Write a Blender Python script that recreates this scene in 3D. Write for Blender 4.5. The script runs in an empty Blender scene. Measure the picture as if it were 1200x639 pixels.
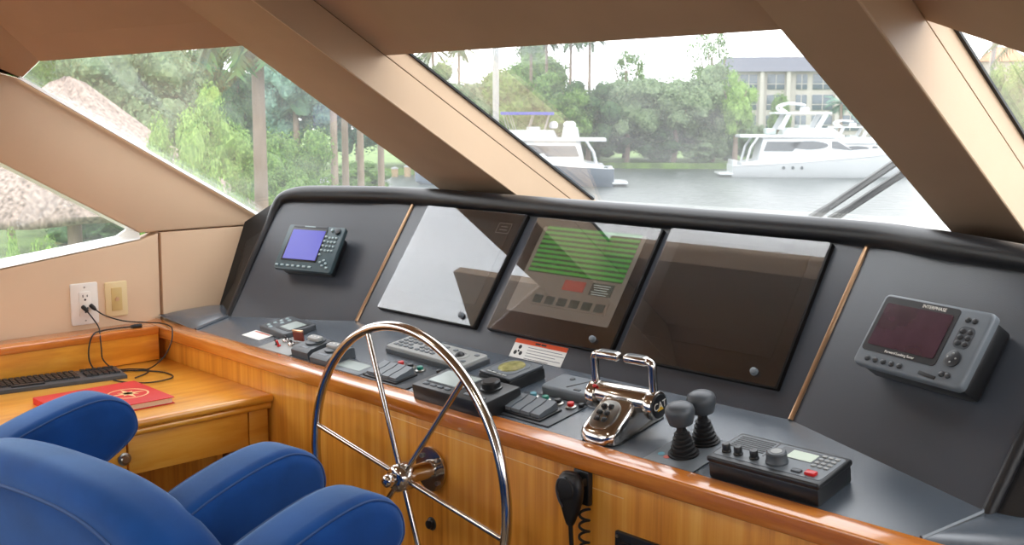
import bpy, bmesh, math, random
from mathutils import Vector as V, Matrix, Euler, noise
random.seed(7)
S = bpy.context.scene
COL = S.collection
PI = math.pi
# ------------------------------------------------------------------ camera
H = 1.65; YAW, PITCH, ROLL, FPX = .8063, .1396, .0026, 1280.0
_fw = V((-math.sin(YAW)*math.cos(PITCH), math.cos(YAW)*math.cos(PITCH), -math.sin(PITCH)))
_r0 = V((math.cos(YAW), math.sin(YAW), 0)); _u0 = _r0.cross(_fw)
_rt = _r0*math.cos(ROLL)+_u0*math.sin(ROLL); _up = _u0*math.cos(ROLL)-_r0*math.sin(ROLL)
cam = bpy.data.cameras.new('camera'); camo = bpy.data.objects.new('camera', cam); COL.objects.link(camo)
cam.sensor_width = 36; cam.lens = FPX/1200*36; cam.clip_start = .02; cam.clip_end = 2000
camo.matrix_world = Matrix(((_rt.x,_up.x,-_fw.x,0),(_rt.y,_up.y,-_fw.y,0),(_rt.z,_up.z,-_fw.z,H),(0,0,0,1)))
cam.dof.use_dof = True; cam.dof.focus_distance = 3.0; cam.dof.aperture_fstop = 11
S.camera = camo
def at(px, D, z):            # ground point at horizontal distance D seen in column px
    d = _fw+_rt*((px-600)/FPX)+_up*((319.5-150)/FPX)
    k = D/math.hypot(d.x, d.y)
    return V((d.x*k, d.y*k, z))
def zat(py, px, D):          # height seen at row py at distance D
    d = _fw+_rt*((px-600)/FPX)+_up*((319.5-py)/FPX)
    return H+d.z*D/math.hypot(d.x, d.y)
# ------------------------------------------------------------------ materials
def lin(c):
    return tuple((v/255/12.92 if v/255 <= .04045 else ((v/255+.055)/1.055)**2.4) for v in c)+(1,)
class N:
    def __init__(s, m): s.t = m.node_tree; s.n = s.t.nodes; s.bs = s.n.get('Principled BSDF'); s.out = s.n.get('Material Output')
    def new(s, ty, **kw):
        n = s.n.new(ty)
        for k, v in kw.items():
            if k.startswith('i_'): n.inputs[k[2:].replace('_', ' ')].default_value = v
            else: setattr(n, k, v)
        return n
    def link(s, a, b): s.t.links.new(a, b)
def mat(name, col, rough=.5, metal=0., spec=.5, var=.0, vscale=8., bump=0., bscale=200., coat=0., sheen=0., emit=None, estr=1., stretch=None, ior=None):
    m = bpy.data.materials.new(name); m.use_nodes = True; N_ = N(m); b = N_.bs
    b.inputs['Base Color'].default_value = lin(col); b.inputs['Roughness'].default_value = rough; b.inputs['Metallic'].default_value = metal
    b.inputs['Specular IOR Level'].default_value = spec
    if ior: b.inputs['IOR'].default_value = ior
    if coat: b.inputs['Coat Weight'].default_value = coat; b.inputs['Coat Roughness'].default_value = .08
    if sheen: b.inputs['Sheen Weight'].default_value = sheen; b.inputs['Sheen Roughness'].default_value = .4; b.inputs['Sheen Tint'].default_value = lin((170,205,240))
    if emit: b.inputs['Emission Color'].default_value = lin(emit); b.inputs['Emission Strength'].default_value = estr
    tc = N_.new('ShaderNodeTexCoord')
    if var:
        src = tc.outputs['Object']
        if stretch:
            mp = N_.new('ShaderNodeMapping'); mp.inputs['Scale'].default_value = stretch; N_.link(src, mp.inputs['Vector']); src = mp.outputs[0]
        no = N_.new('ShaderNodeTexNoise'); no.inputs['Scale'].default_value = vscale; no.inputs['Detail'].default_value = 5; N_.link(src, no.inputs['Vector'])
        cr = N_.new('ShaderNodeValToRGB'); c = lin(col)
        cr.color_ramp.elements[0].color = tuple(v*(1-var) for v in c[:3])+(1,); cr.color_ramp.elements[1].color = tuple(min(1, v*(1+var)) for v in c[:3])+(1,)
        cr.color_ramp.elements[0].position = .3; cr.color_ramp.elements[1].position = .7
        N_.link(no.outputs['Fac'], cr.inputs['Fac']); N_.link(cr.outputs['Color'], b.inputs['Base Color'])
    if bump:
        nb = N_.new('ShaderNodeTexNoise'); nb.inputs['Scale'].default_value = bscale; nb.inputs['Detail'].default_value = 3; N_.link(tc.outputs['Object'], nb.inputs['Vector'])
        bp = N_.new('ShaderNodeBump'); bp.inputs['Strength'].default_value = bump; bp.inputs['Distance'].default_value = .002
        N_.link(nb.outputs['Fac'], bp.inputs['Height']); N_.link(bp.outputs['Normal'], b.inputs['Normal'])
    return m
def wood(name, dark, mid, light, scale, rough=.3, coat=.5, big=1.5):
    m = bpy.data.materials.new(name); m.use_nodes = True; n = N(m); b = n.bs
    tc = n.new('ShaderNodeTexCoord'); mp = n.new('ShaderNodeMapping'); mp.inputs['Scale'].default_value = scale; n.link(tc.outputs['Object'], mp.inputs['Vector'])
    a = n.new('ShaderNodeTexNoise'); a.inputs['Scale'].default_value = 6; a.inputs['Detail'].default_value = 8; a.inputs['Roughness'].default_value = .65; a.inputs['Distortion'].default_value = .25; n.link(mp.outputs[0], a.inputs['Vector'])
    c = n.new('ShaderNodeTexNoise'); c.inputs['Scale'].default_value = big; c.inputs['Detail'].default_value = 2; n.link(mp.outputs[0], c.inputs['Vector'])
    mx = n.new('ShaderNodeMath', operation='MULTIPLY_ADD'); mx.inputs[1].default_value = .6; n.link(a.outputs['Fac'], mx.inputs[0])
    mm = n.new('ShaderNodeMath', operation='MULTIPLY'); mm.inputs[1].default_value = .4; n.link(c.outputs['Fac'], mm.inputs[0]); n.link(mm.outputs[0], mx.inputs[2])
    cr = n.new('ShaderNodeValToRGB'); e = cr.color_ramp.elements; e[0].position = .34; e[0].color = lin(dark); e[1].position = .68; e[1].color = lin(light)
    k = e.new(.5); k.color = lin(mid); n.link(mx.outputs[0], cr.inputs['Fac']); n.link(cr.outputs['Color'], b.inputs['Base Color'])
    b.inputs['Roughness'].default_value = rough; b.inputs['Coat Weight'].default_value = coat; b.inputs['Coat Roughness'].default_value = .1; b.inputs['Coat IOR'].default_value = 1.7
    return m
def glassmat(name, ior=1.5, tint=(1,1,1), haze=.03, rough=0.):
    m = bpy.data.materials.new(name); m.use_nodes = True; n = N(m); n.n.remove(n.bs)
    geo = n.new('ShaderNodeNewGeometry'); mi = n.new('ShaderNodeMix'); mi.inputs[2].default_value = ior; mi.inputs[3].default_value = 1/ior
    n.link(geo.outputs['Backfacing'], mi.inputs[0])
    fr = n.new('ShaderNodeFresnel'); n.link(mi.outputs[0], fr.inputs['IOR'])
    tr = n.new('ShaderNodeBsdfTransparent'); tr.inputs[0].default_value = tint+(1,)
    gl = n.new('ShaderNodeBsdfGlossy'); gl.inputs['Roughness'].default_value = rough; gl.inputs[0].default_value = (1,1,1,1)
    ms = n.new('ShaderNodeMixShader'); n.link(fr.outputs[0], ms.inputs[0]); n.link(tr.outputs[0], ms.inputs[1]); n.link(gl.outputs[0], ms.inputs[2])
    last = ms
    if haze:  # pale film imitates the hazy reflected veil and low contrast in the panes
        tl = n.new('ShaderNodeBsdfTranslucent'); tl.inputs[0].default_value = (.9,.9,.88,1); di = n.new('ShaderNodeBsdfDiffuse'); di.inputs[0].default_value = (.9,.9,.88,1)
        ad = n.new('ShaderNodeMixShader'); ad.inputs[0].default_value = .5; n.link(tl.outputs[0], ad.inputs[1]); n.link(di.outputs[0], ad.inputs[2])
        tc = n.new('ShaderNodeTexCoord'); no = n.new('ShaderNodeTexNoise'); no.inputs['Scale'].default_value = 5; no.inputs['Detail'].default_value = 6; n.link(tc.outputs['Object'], no.inputs['Vector'])
        mu = n.new('ShaderNodeMath', operation='MULTIPLY'); mu.inputs[1].default_value = haze*2; n.link(no.outputs['Fac'], mu.inputs[0])
        m2 = n.new('ShaderNodeMixShader'); n.link(mu.outputs[0], m2.inputs[0]); n.link(ms.outputs[0], m2.inputs[1]); n.link(ad.outputs[0], m2.inputs[2]); last = m2
    n.link(last.outputs[0], n.out.inputs['Surface'])
    return m
def leafmat(name, a, b_, tr=.25):
    m = bpy.data.materials.new(name); m.use_nodes = True; n = N(m); b = n.bs
    g = n.new('ShaderNodeNewGeometry'); oi = n.new('ShaderNodeObjectInfo')
    no = n.new('ShaderNodeTexNoise'); no.inputs['Scale'].default_value = .35; tc = n.new('ShaderNodeTexCoord'); n.link(tc.outputs['Object'], no.inputs['Vector'])
    ma = n.new('ShaderNodeMath', operation='MULTIPLY_ADD'); ma.inputs[1].default_value = .55; n.link(g.outputs['Random Per Island'], ma.inputs[0])
    mb = n.new('ShaderNodeMath', operation='MULTIPLY'); mb.inputs[1].default_value = .5; n.link(no.outputs['Fac'], mb.inputs[0]); n.link(mb.outputs[0], ma.inputs[2])
    cr = n.new('ShaderNodeValToRGB'); cr.color_ramp.elements[0].position = .15; cr.color_ramp.elements[1].position = .85
    cr.color_ramp.elements[0].color = lin(a); cr.color_ramp.elements[1].color = lin(b_); n.link(ma.outputs[0], cr.inputs['Fac'])
    n.link(cr.outputs[0], b.inputs['Base Color']); b.inputs['Roughness'].default_value = .6; b.inputs['Specular IOR Level'].default_value = .3
    t = n.new('ShaderNodeBsdfTranslucent'); n.link(cr.outputs[0], t.inputs[0]); mx = n.new('ShaderNodeMixShader'); mx.inputs[0].default_value = tr
    n.link(b.outputs[0], mx.inputs[1]); n.link(t.outputs[0], mx.inputs[2]); n.link(mx.outputs[0], n.out.inputs['Surface'])
    return m
M = {}
M['vinyl'] = mat('cream_vinyl', (212,182,150), .5, var=.04, vscale=3, bump=.15, bscale=350)
M['suede'] = mat('tan_headliner', (184,153,125), .75, spec=.25, var=.05, vscale=4, bump=.1, bscale=400)
M['seam'] = mat('seam_groove', (96,72,50), .8)
M['whitepaint'] = mat('white_paint', (240,240,236), .35, var=.02)
M['rubber'] = mat('black_rubber', (18,18,19), .55)
M['black'] = mat('black_plastic', (24,25,27), .38, var=.1, vscale=20)
M['blackvinyl'] = mat('black_vinyl', (22,23,26), .36, bump=.25, bscale=500, var=.06, vscale=3)
M['shelfvinyl'] = mat('charcoal_vinyl', (74,82,91), .25, spec=.8, ior=1.6, bump=.2, bscale=500, var=.05, vscale=4)
M['panel'] = mat('charcoal_panel', (58,62,69), .3, spec=.6, ior=1.5, bump=.2, bscale=500, var=.05, vscale=3)
M['grey'] = mat('grey_plastic', (100,107,113), .42, var=.05, vscale=15)
M['dgrey'] = mat('dark_grey_plastic', (66,71,76), .42, var=.05, vscale=15)
M['lgrey'] = mat('light_grey_plastic', (150,152,150), .45, var=.05, vscale=15)
M['teal'] = mat('slate_plastic', (62,80,86), .4, var=.06, vscale=20)
M['btn'] = mat('button_rubber', (36,38,41), .4)
M['btnl'] = mat('pale_button', (150,168,172), .4)
M['white'] = mat('white_plastic', (232,228,220), .35)
M['ivory'] = mat('ivory_plastic', (226,206,158), .35)
M['ivoryd'] = mat('ivory_insert', (205,180,120), .35)
M['red'] = mat('red_plastic', (200,30,30), .3)
M['green'] = mat('green_plastic', (30,130,110), .3)
M['bluebtn'] = mat('blue_green_plastic', (90,150,165), .3)
M['rust'] = mat('brown_key_tag', (120,50,35), .4)
M['chrome'] = mat('polished_steel', (205,200,194), .14, metal=1)
M['steel'] = mat('brushed_steel', (160,158,152), .28, metal=1)
M['brass'] = mat('copper_rod', (214,176,138), .28, metal=.85)
M['woodv'] = wood('honey_veneer', (198,122,34), (226,152,52), (240,178,80), (9,9,.3), .34, .35)
M['woodd'] = wood('honey_desk_wood', (208,134,40), (232,164,58), (242,186,84), (4,.5,4), .3, .4)
M['woodt'] = wood('reddish_teak_trim', (172,94,30), (204,122,46), (222,148,70), (.5,6,6), .22, .8)
M['woodt2'] = wood('reddish_teak_ledge', (170,90,28), (204,120,44), (222,146,66), (6,.5,6), .25, .7)
M['velvet'] = mat('blue_velvet', (12,66,134), .8, spec=.2, var=.22, vscale=7, sheen=.6, bump=.2, bscale=900)
M['piping'] = mat('blue_piping', (38,74,128), .7)
M['darkfloor'] = mat('beige_carpet', (128,114,98), .95, var=.2, vscale=60, bump=.5, bscale=300)
M['paper'] = mat('white_paper', (226,226,222), .6)
M['orange'] = mat('orange_ink', (226,84,30), .6)
M['ink'] = mat('black_ink', (30,30,32), .6)
M['redink'] = mat('red_ink', (200,90,70), .6)
M['book'] = mat('red_cloth_cover', (206,30,32), .5, var=.06)
M['gold'] = mat('pale_gold_print', (236,196,140), .5)
M['pages'] = mat('page_edges', (236,210,180), .7, var=.1, vscale=90, stretch=(1,1,20))
M['glass'] = glassmat('window_glass', 1.5, haze=.05)
M['screenglass'] = glassmat('display_glass', 1.66, haze=.0)
M['screendark'] = mat('dark_display', (14,12,11), .5, spec=.2, var=.15, vscale=6)
M['lcd'] = mat('grey_lcd', (168,180,176), .25, ior=1.8)
M['lcdgreen'] = mat('pale_lcd', (196,210,190), .3)
M['bluescreen'] = mat('blue_lit_screen', (70,72,150), .2, emit=(76,74,180), estr=.4)
M['maroon'] = mat('maroon_display', (66,42,54), .18, var=.3, vscale=12, ior=1.8)
M['lens'] = mat('domed_lens', (146,142,94), .1, var=.5, vscale=40)
M['navy'] = mat('navy_screen', (8,12,34), .15, ior=1.7)
M['yellow'] = mat('yellow_print', (240,190,20), .5)
M['water'] = None
# screen picture: lit green bands
def bandmat():
    m = bpy.data.materials.new('lit_green_bands'); m.use_nodes = True; n = N(m); b = n.bs
    tc = n.new('ShaderNodeTexCoord'); sp = n.new('ShaderNodeSeparateXYZ'); n.link(tc.outputs['Object'], sp.inputs[0])
    no = n.new('ShaderNodeTexNoise'); no.inputs['Scale'].default_value = 60; n.link(tc.outputs['Object'], no.inputs['Vector'])
    mu = n.new('ShaderNodeMath', operation='MULTIPLY'); mu.inputs[1].default_value = 2*PI/.0165; n.link(sp.outputs['Y'], mu.inputs[0])
    si = n.new('ShaderNodeMath', operation='SINE'); n.link(mu.outputs[0], si.inputs[0])
    ad = n.new('ShaderNodeMath', operation='MULTIPLY_ADD'); ad.inputs[1].default_value = .35; ad.inputs[2].default_value = .3; n.link(si.outputs[0], ad.inputs[0])
    a2 = n.new('ShaderNodeMath', operation='MULTIPLY_ADD'); a2.inputs[1].default_value = .5; n.link(no.outputs['Fac'], a2.inputs[0]); n.link(ad.outputs[0], a2.inputs[2])
    cr = n.new('ShaderNodeValToRGB'); cr.color_ramp.elements[0].color = lin((8,34,8)); cr.color_ramp.elements[1].color = lin((50,150,38)); cr.color_ramp.elements[0].position = .3; cr.color_ramp.elements[1].position = .75
    n.link(a2.outputs[0], cr.inputs[0]); n.link(cr.outputs[0], b.inputs['Emission Color']); b.inputs['Emission Strength'].default_value = .55
    b.inputs['Base Color'].default_value = (.01,.02,.01,1); return m
M['bands'] = bandmat()
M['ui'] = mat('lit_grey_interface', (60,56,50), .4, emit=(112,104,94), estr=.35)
M['uid'] = mat('lit_dark_tile', (20,26,24), .4, emit=(40,58,52), estr=.4)
M['uir'] = mat('lit_red_tile', (60,20,16), .4, emit=(150,70,60), estr=.5)
# ------------------------------------------------------------------ mesh builder
def catmull(pts, n=8, closed=False):
    P = [V(p) for p in pts]; out = []; L = len(P)
    rng = range(L if closed else L-1)
    for i in rng:
        p0 = P[(i-1) % L] if closed or i > 0 else P[0]*2-P[1]
        p1 = P[i]; p2 = P[(i+1) % L]
        p3 = P[(i+2) % L] if closed or i+2 < L else P[-1]*2-P[-2]
        for k in range(n):
            t = k/n; out.append(.5*((2*p1)+(p2-p0)*t+(2*p0-5*p1+4*p2-p3)*t*t+(3*p1-p0-3*p2+p3)*t**3))
    if not closed: out.append(P[-1])
    return out
def rr(w, h, r, n=5, cx=0, cy=0):
    o = []
    for sx, sy, a in ((1,1,0),(-1,1,90),(-1,-1,180),(1,-1,270)):
        for k in range(n+1):
            t = math.radians(a+90*k/n); o.append((cx+sx*(w/2-r)+r*math.cos(t), cy+sy*(h/2-r)+r*math.sin(t)))
    return o
class G:
    def __init__(s): s.bm = bmesh.new()
    def add(s, tb, T=None):
        if T is not None: bmesh.ops.transform(tb, matrix=T, verts=tb.verts)
        me = bpy.data.meshes.new('t'); tb.to_mesh(me); tb.free(); s.bm.from_mesh(me); bpy.data.meshes.remove(me); return s
    def box(s, c, sz, bev=0., seg=2, T=None, rot=None):
        b = bmesh.new(); bmesh.ops.create_cube(b, size=1); bmesh.ops.scale(b, vec=sz, verts=b.verts)
        if bev: bmesh.ops.bevel(b, geom=b.edges[:], offset=bev, segments=seg, affect='EDGES', profile=.5)
        m = Matrix.Translation(c)
        if rot: m = m @ Euler(rot).to_matrix().to_4x4()
        return s.add(b, (T @ m) if T is not None else m)
    def cyl(s, c, r, h, axis='Z', r2=None, seg=24, bev=0., T=None):
        b = bmesh.new(); bmesh.ops.create_cone(b, cap_ends=True, segments=seg, radius1=r, radius2=r if r2 is None else r2, depth=h)
        if bev: bmesh.ops.bevel(b, geom=[e for e in b.edges if abs(e.verts[0].co.z-e.verts[1].co.z) < 1e-6], offset=bev, segments=2, affect='EDGES', profile=.5)
        m = Matrix.Translation(c)
        if axis == 'X': m = m @ Matrix.Rotation(PI/2, 4, 'Y')
        if axis == 'Y': m = m @ Matrix.Rotation(-PI/2, 4, 'X')
        return s.add(b, (T @ m) if T is not None else m)
    def sph(s, c, r, seg=16, T=None):
        b = bmesh.new(); bmesh.ops.create_uvsphere(b, u_segments=seg, v_segments=max(6, seg//2), radius=1)
        rv = r if hasattr(r, '__len__') else (r, r, r); bmesh.ops.scale(b, vec=rv, verts=b.verts)
        m = Matrix.Translation(c); return s.add(b, (T @ m) if T is not None else m)
    def tube(s, pts, r, seg=8, closed=False, flat=1.):
        P = [V(p) for p in pts]; n = len(P); bm = s.bm; rings = []; nrm = None
        for i, p in enumerate(P):
            a = P[(i-1) % n] if closed or i > 0 else p; b = P[(i+1) % n] if closed or i < n-1 else p
            t = (b-a).normalized()
            if nrm is None:
                nrm = t.orthogonal().normalized() if abs(t.z) > .95 else t.cross(V((0,0,1))).normalized()
            nrm = (nrm-t*nrm.dot(t)).normalized(); bi = t.cross(nrm); rr_ = r[i] if hasattr(r, '__len__') else r
            rings.append([bm.verts.new(p+nrm*math.cos(2*PI*k/seg)*rr_+bi*math.sin(2*PI*k/seg)*rr_*flat) for k in range(seg)])
        for i in range(n if closed else n-1):
            A, B = rings[i], rings[(i+1) % n]
            for k in range(seg): bm.faces.new((A[k], A[(k+1) % seg], B[(k+1) % seg], B[k]))
        if not closed: bm.faces.new(rings[0][::-1]); bm.faces.new(rings[-1])
        return s
    def lathe(s, prof, seg=24, T=None):
        b = bmesh.new(); rings = []
        for r, z in prof: rings.append([b.verts.new((max(r, 1e-5)*math.cos(2*PI*k/seg), max(r, 1e-5)*math.sin(2*PI*k/seg), z)) for k in range(seg)])
        for A, B in zip(rings, rings[1:]):
            for k in range(seg): b.faces.new((A[k], A[(k+1) % seg], B[(k+1) % seg], B[k]))
        b.faces.new(rings[0][::-1]); b.faces.new(rings[-1]); return s.add(b, T)
    def prism(s, poly, z0, z1, bev=0., T=None, seg=2):
        b = bmesh.new(); vs = [b.verts.new((p[0], p[1], z0)) for p in poly]; f = b.faces.new(vs)
        r = bmesh.ops.extrude_face_region(b, geom=[f]); bmesh.ops.translate(b, vec=(0,0,z1-z0), verts=[v for v in r['geom'] if isinstance(v, bmesh.types.BMVert)])
        bmesh.ops.recalc_face_normals(b, faces=b.faces)
        if bev: bmesh.ops.bevel(b, geom=[e for e in b.edges if abs(e.verts[0].co.z-e.verts[1].co.z) < 1e-7 and abs(e.verts[0].co.z-max(z0,z1)) < 1e-7], offset=bev, segments=seg, affect='EDGES', profile=.5)
        return s.add(b, T)
    def hull(s, A, B, caps=True):      # two equal-length loops of 3-D points
        bm = s.bm; a = [bm.verts.new(p) for p in A]; b = [bm.verts.new(p) for p in B]; n = len(a)
        for k in range(n): bm.faces.new((a[k], a[(k+1) % n], b[(k+1) % n], b[k]))
        if caps: bm.faces.new(a[::-1]); bm.faces.new(b)
        return s
    def loft(s, rows, closed=True, caps=True):
        bm = s.bm; R = [[bm.verts.new(p) for p in r] for r in rows]; n = len(R[0])
        for A, B in zip(R, R[1:]):
            for k in range(n if closed else n-1): bm.faces.new((A[k], A[(k+1) % n], B[(k+1) % n], B[k]))
        if caps: bm.faces.new(R[0][::-1]); bm.faces.new(R[-1])
        return s
    def face(s, pts): s.bm.faces.new([s.bm.verts.new(p) for p in pts]); return s
    def slab(s, pts, off):             # polygon of 3-D points thickened by vector off
        off = V(off); return s.hull([V(p) for p in pts], [V(p)+off for p in pts])
    def ob(s, name, m, parent=None, ang=35, recalc=True, sub=0, loc=None):
        if recalc: bmesh.ops.recalc_face_normals(s.bm, faces=s.bm.faces)
        me = bpy.data.meshes.new(name); s.bm.to_mesh(me); s.bm.free()
        me.materials.append(M[m] if isinstance(m, str) else m)
        if ang:
            me.polygons.foreach_set('use_smooth', [True]*len(me.polygons))
            if ang < 170: me.set_sharp_from_angle(angle=math.radians(ang))
        o = bpy.data.objects.new(name, me); COL.objects.link(o)
        if parent is not None: o.parent = parent
        if loc is not None: o.location = loc
        if sub: md = o.modifiers.new('sub', 'SUBSURF'); md.levels = sub; md.render_levels = sub
        return o
def put(o, me_src, parent, loc):     # another part sharing a mesh
    c = me_src.copy(); COL.objects.link(c); c.parent = parent; c.location = loc; return c
def tag(o, label, cat, group=None, kind=None):
    o['label'] = label; o['category'] = cat
    if group: o['group'] = group
    if kind: o['kind'] = kind
    return o
def struct(o, label=None):
    o['kind'] = 'structure'
    if label: o['label'] = label
    return o
def thing(name, label, cat, T=None, group=None):
    o = bpy.data.objects.new(name, None); o.empty_display_size = .05; COL.objects.link(o)
    if T is not None: o.matrix_world = T if isinstance(T, Matrix) else Matrix.Translation(T)
    return tag(o, label, cat, group)
def dup(root, T, label, group=None):
    r = root.copy(); COL.objects.link(r); r.matrix_world = T; r['label'] = label
    if group: r['group'] = group
    for ch in list(root.children):
        c = ch.copy(); COL.objects.link(c); c.parent = r
        for g in ch.children:
            d = g.copy(); COL.objects.link(d); d.parent = c
    return r
def frame(o, ex, ey, ez):
    return Matrix(((ex[0],ey[0],ez[0],o[0]),(ex[1],ey[1],ez[1],o[1]),(ex[2],ey[2],ez[2],o[2]),(0,0,0,1)))
def text(txt, size, name, m, parent, T, extrude=.0004, align='CENTER', shear=0., sx=1.):
    cu = bpy.data.curves.new(name, 'FONT'); cu.body = txt; cu.size = size; cu.extrude = extrude; cu.align_x = align; cu.align_y = 'CENTER'; cu.shear = shear
    t = bpy.data.objects.new(name+'_tmp', cu); COL.objects.link(t); dg = bpy.context.evaluated_depsgraph_get(); dg.update()
    me = bpy.data.meshes.new_from_object(t.evaluated_get(dg)); bpy.data.objects.remove(t); bpy.data.curves.remove(cu)
    me.name = name; me.materials.clear(); me.materials.append(M[m]); o = bpy.data.objects.new(name, me); COL.objects.link(o); o.parent = parent
    o.matrix_local = T @ Matrix.Diagonal((sx,1,1,1)); return o
Tr = Matrix.Translation
def Rz(a): return Matrix.Rotation(math.radians(a), 4, 'Z')
def Rx(a): return Matrix.Rotation(math.radians(a), 4, 'X')
def Ry(a): return Matrix.Rotation(math.radians(a), 4, 'Y')
# ------------------------------------------------------------------ working frames
SA = math.atan(.176); PT = .9708
SF = frame((0,1.895,.877), (1,0,0), (0,math.cos(SA),math.sin(SA)), (0,-math.sin(SA),math.cos(SA)))
PF = frame((0,2.240,.938), (1,0,0), (0,math.cos(PT),math.sin(PT)), (0,-math.sin(PT),math.cos(PT)))
JL, EL = V((-3.13,2.24,.938)), V((-3.69,2.05,.905))
JR, ER = V((-1.37,2.24,.938)), V((-.823,2.053,.905))
def wingframe(J, E, sg):
    e = ((E-J)*sg).normalized(); n = e.cross(V((0,math.cos(PT),math.sin(PT)))).normalized(); y = n.cross(e); return frame(J, e, y, n)
LF, RF = wingframe(JL, EL, -1), wingframe(JR, ER, 1)
def sh(u, v, h=0.): return SF @ V((u,v,h))
def pn(u, v, h=0.): return PF @ V((u,v,h))
# windshield frame: x across, s down-forward along the rake, o inward offset
MR = .5224
WD = V((0,math.cos(MR),-math.sin(MR))); WN = V((0,-math.sin(MR),-math.cos(MR)))
W0 = V((0,2.65,0)); W0.z = (2.5204473908645717-math.sin(MR)*2.65)/math.cos(MR)
KW = 1.16; CAM = V((0,0,H))
def w(x, s, o=0.): return CAM+(V((x,0,0))+W0+WD*s+WN*o-CAM)*KW
STOP = -.952       # s of the top edge of the glass
SBOT = .12
XL, XR = -3.96, .9
OXL, OXR = XL/1.16, XR/1.16
def wend(x, o, z=1.333):      # where a line along the rake meets the dash top
    p = w(x, 0, o); return p+WD*((z-p.z)/WD.z)
def ofac(x):       # inward offset of the swept-back outer panes
    if x < -2.5: return .372*(-2.5-x)/.914
    if x > -.872: return .372*(x+.872)/.914
    return 0.
# ================================================================== room shell
def wx(y, z): return V((XL, y, z))
# ---- port wall: padded panels (outer thickness .07) around the side window
def wallslab(name, loops, m='vinyl', th=.07, bev=.006, lab=None):
    g = G()
    for L in loops:
        g.prism([(y, z) for y, z in L], 0, .07, T=frame((XL-.07,0,0),(0,1,0),(0,0,1),(1,0,0)), bev=bev)
    return struct(g.ob(name, m), lab)
wallslab('wall_left', [
    [(-2.6,0),(1.905,0),(1.905,.62),(1.912,1.213),(1.84,1.19),(1.323,1.123),(-.8,.85),(-2.6,.62)],          # lower aft panel under the window
    [(1.915,0),(2.9,0),(2.9,1.0),(2.36,1.215),(1.921,1.214)],                                        # lower forward panel
    [(1.917,1.219),(2.36,1.219),(2.40,1.232),(1.434,1.785),(1.352,1.806),(.25,2.1),(-.6,2.1),(.35,2.05),(1.346,1.498),(1.84,1.218)],  # slanted corner pillar
    [(-2.6,2.1),(-.6,2.1),(.3,2.08),(.86,1.77),(-2.6,1.77)],
    [(1.352,1.812),(1.25,2.1),(.3,2.1)],
], lab='cream padded wall on the port side with a raked side window')
g = G(); g.prism([(-2.6,0),(1.9,0),(1.9,1.12),(-2.6,.6)],0,.012,T=frame((XL-.085,0,0),(0,1,0),(0,0,1),(1,0,0)))
g.prism([(1.85,0),(2.9,0),(2.9,1.0),(2.36,1.26),(1.434,1.77),(1.2,2.1),(.4,2.1),(1.9,1.24)],0,.012,T=frame((XL-.085,0,0),(0,1,0),(0,0,1),(1,0,0)))
g.prism([(-2.6,2.1),(.3,2.1),(.8,1.82),(-2.6,1.82)],0,.012,T=frame((XL-.085,0,0),(0,1,0),(0,0,1),(1,0,0)))
struct(g.ob('trim_1', 'seam'), 'dark backing showing in the wall panel seams')
# port side window: white frame and pane
win0 = [(1.838,1.218),(1.346,1.498),(.87,1.76),(-2.4,1.76),(-2.4,.66),(-.8,.862),(1.323,1.128),(1.84,1.194)]
g = G(); n0 = len(win0); cy = sum(p[0] for p in win0)/n0; cz = sum(p[1] for p in win0)/n0
inn = [(1.815,1.229),(1.342,1.497),(.868,1.757),(-2.38,1.755),(-2.37,.685),(-.8,.885),(1.323,1.150),(1.775,1.205)]
rows = [[V((XL-.075,y,z)) for y, z in win0],[V((XL-.004,y,z)) for y, z in win0],[V((XL-.06,y,z)) for y, z in inn],[V((XL-.075,y,z)) for y, z in inn]]
g.loft(rows, caps=False)
w1f = struct(g.ob('window_1', 'whitepaint', ang=20), 'low triangular side window in the port wall')
g = G(); g.prism(inn, 0, .006, T=frame((XL-.07,0,0),(0,1,0),(0,0,1),(1,0,0))); g.ob('pane', 'glass', w1f, ang=0)
# ---- windshield facets
def facet(xa, xb, s0a, s0b, s1, off=0., th=.008, extra=None):
    P = [w(xa,s0a,ofac(xa)+off), w(xb,s0b,ofac(xb)+off), w(xb,s1,ofac(xb)+off), w(xa,s1,ofac(xa)+off)]
    return P
def winstruct(name, label, pts, nrm, frame_pts=None):
    g = G(); g.slab(pts, nrm*.008); return struct(g.ob(name, 'glass', ang=0), label)
sC = -.945
# window 2: port front pane, five-sided with the clipped upper corner
def op(x, y): # point of the port facet at width x with world y
    base = w(x, 0, ofac(x)); return base+WD*((y-base.y)/WD.y)
P2_ = op(-3.300,1.449)
p1 = [op(-2.5,2.060), op(-3.300,1.449), op(OXL+.004,1.436), op(OXL+.004,2.62), op(-2.5,3.2)]
f1n = (p1[1]-p1[0]).cross(p1[3]-p1[0]).normalized()
if f1n.z < 0: f1n = -f1n
wi2 = winstruct('window_2', 'port front windshield pane between the corner pillar and the wide pillar', p1, f1n)
g = G()
a, b_ = op(OXL+.003,1.425), op(OXL+.003,2.62)
for sg, m_, off in ((0,'whitepaint',0.),):
    e = V((.012,0,0)); g.hull([a,a+e,a+e-f1n*.012,a-f1n*.012],[b_,b_+e,b_+e-f1n*.012,b_-f1n*.012])
g.ob('frame_bead', 'whitepaint', wi2)
wi3 = winstruct('window_3', 'centre windshield pane between the two cream-sided pillars', [w(-2.5,STOP), w(-.9,STOP), w(-.9,SBOT), w(-2.5,SBOT)], -WN)
p3 = [w(-.874,STOP,0), w(OXR,STOP,ofac(OXR)), w(OXR,.2,ofac(OXR)), w(-.874,.2,0)]
f3n = (p3[1]-p3[0]).cross(p3[3]-p3[0]).normalized(); f3n = f3n if f3n.z > 0 else -f3n
wi4 = winstruct('window_4', 'starboard front windshield pane at the upper right edge', p3, f3n)
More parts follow.
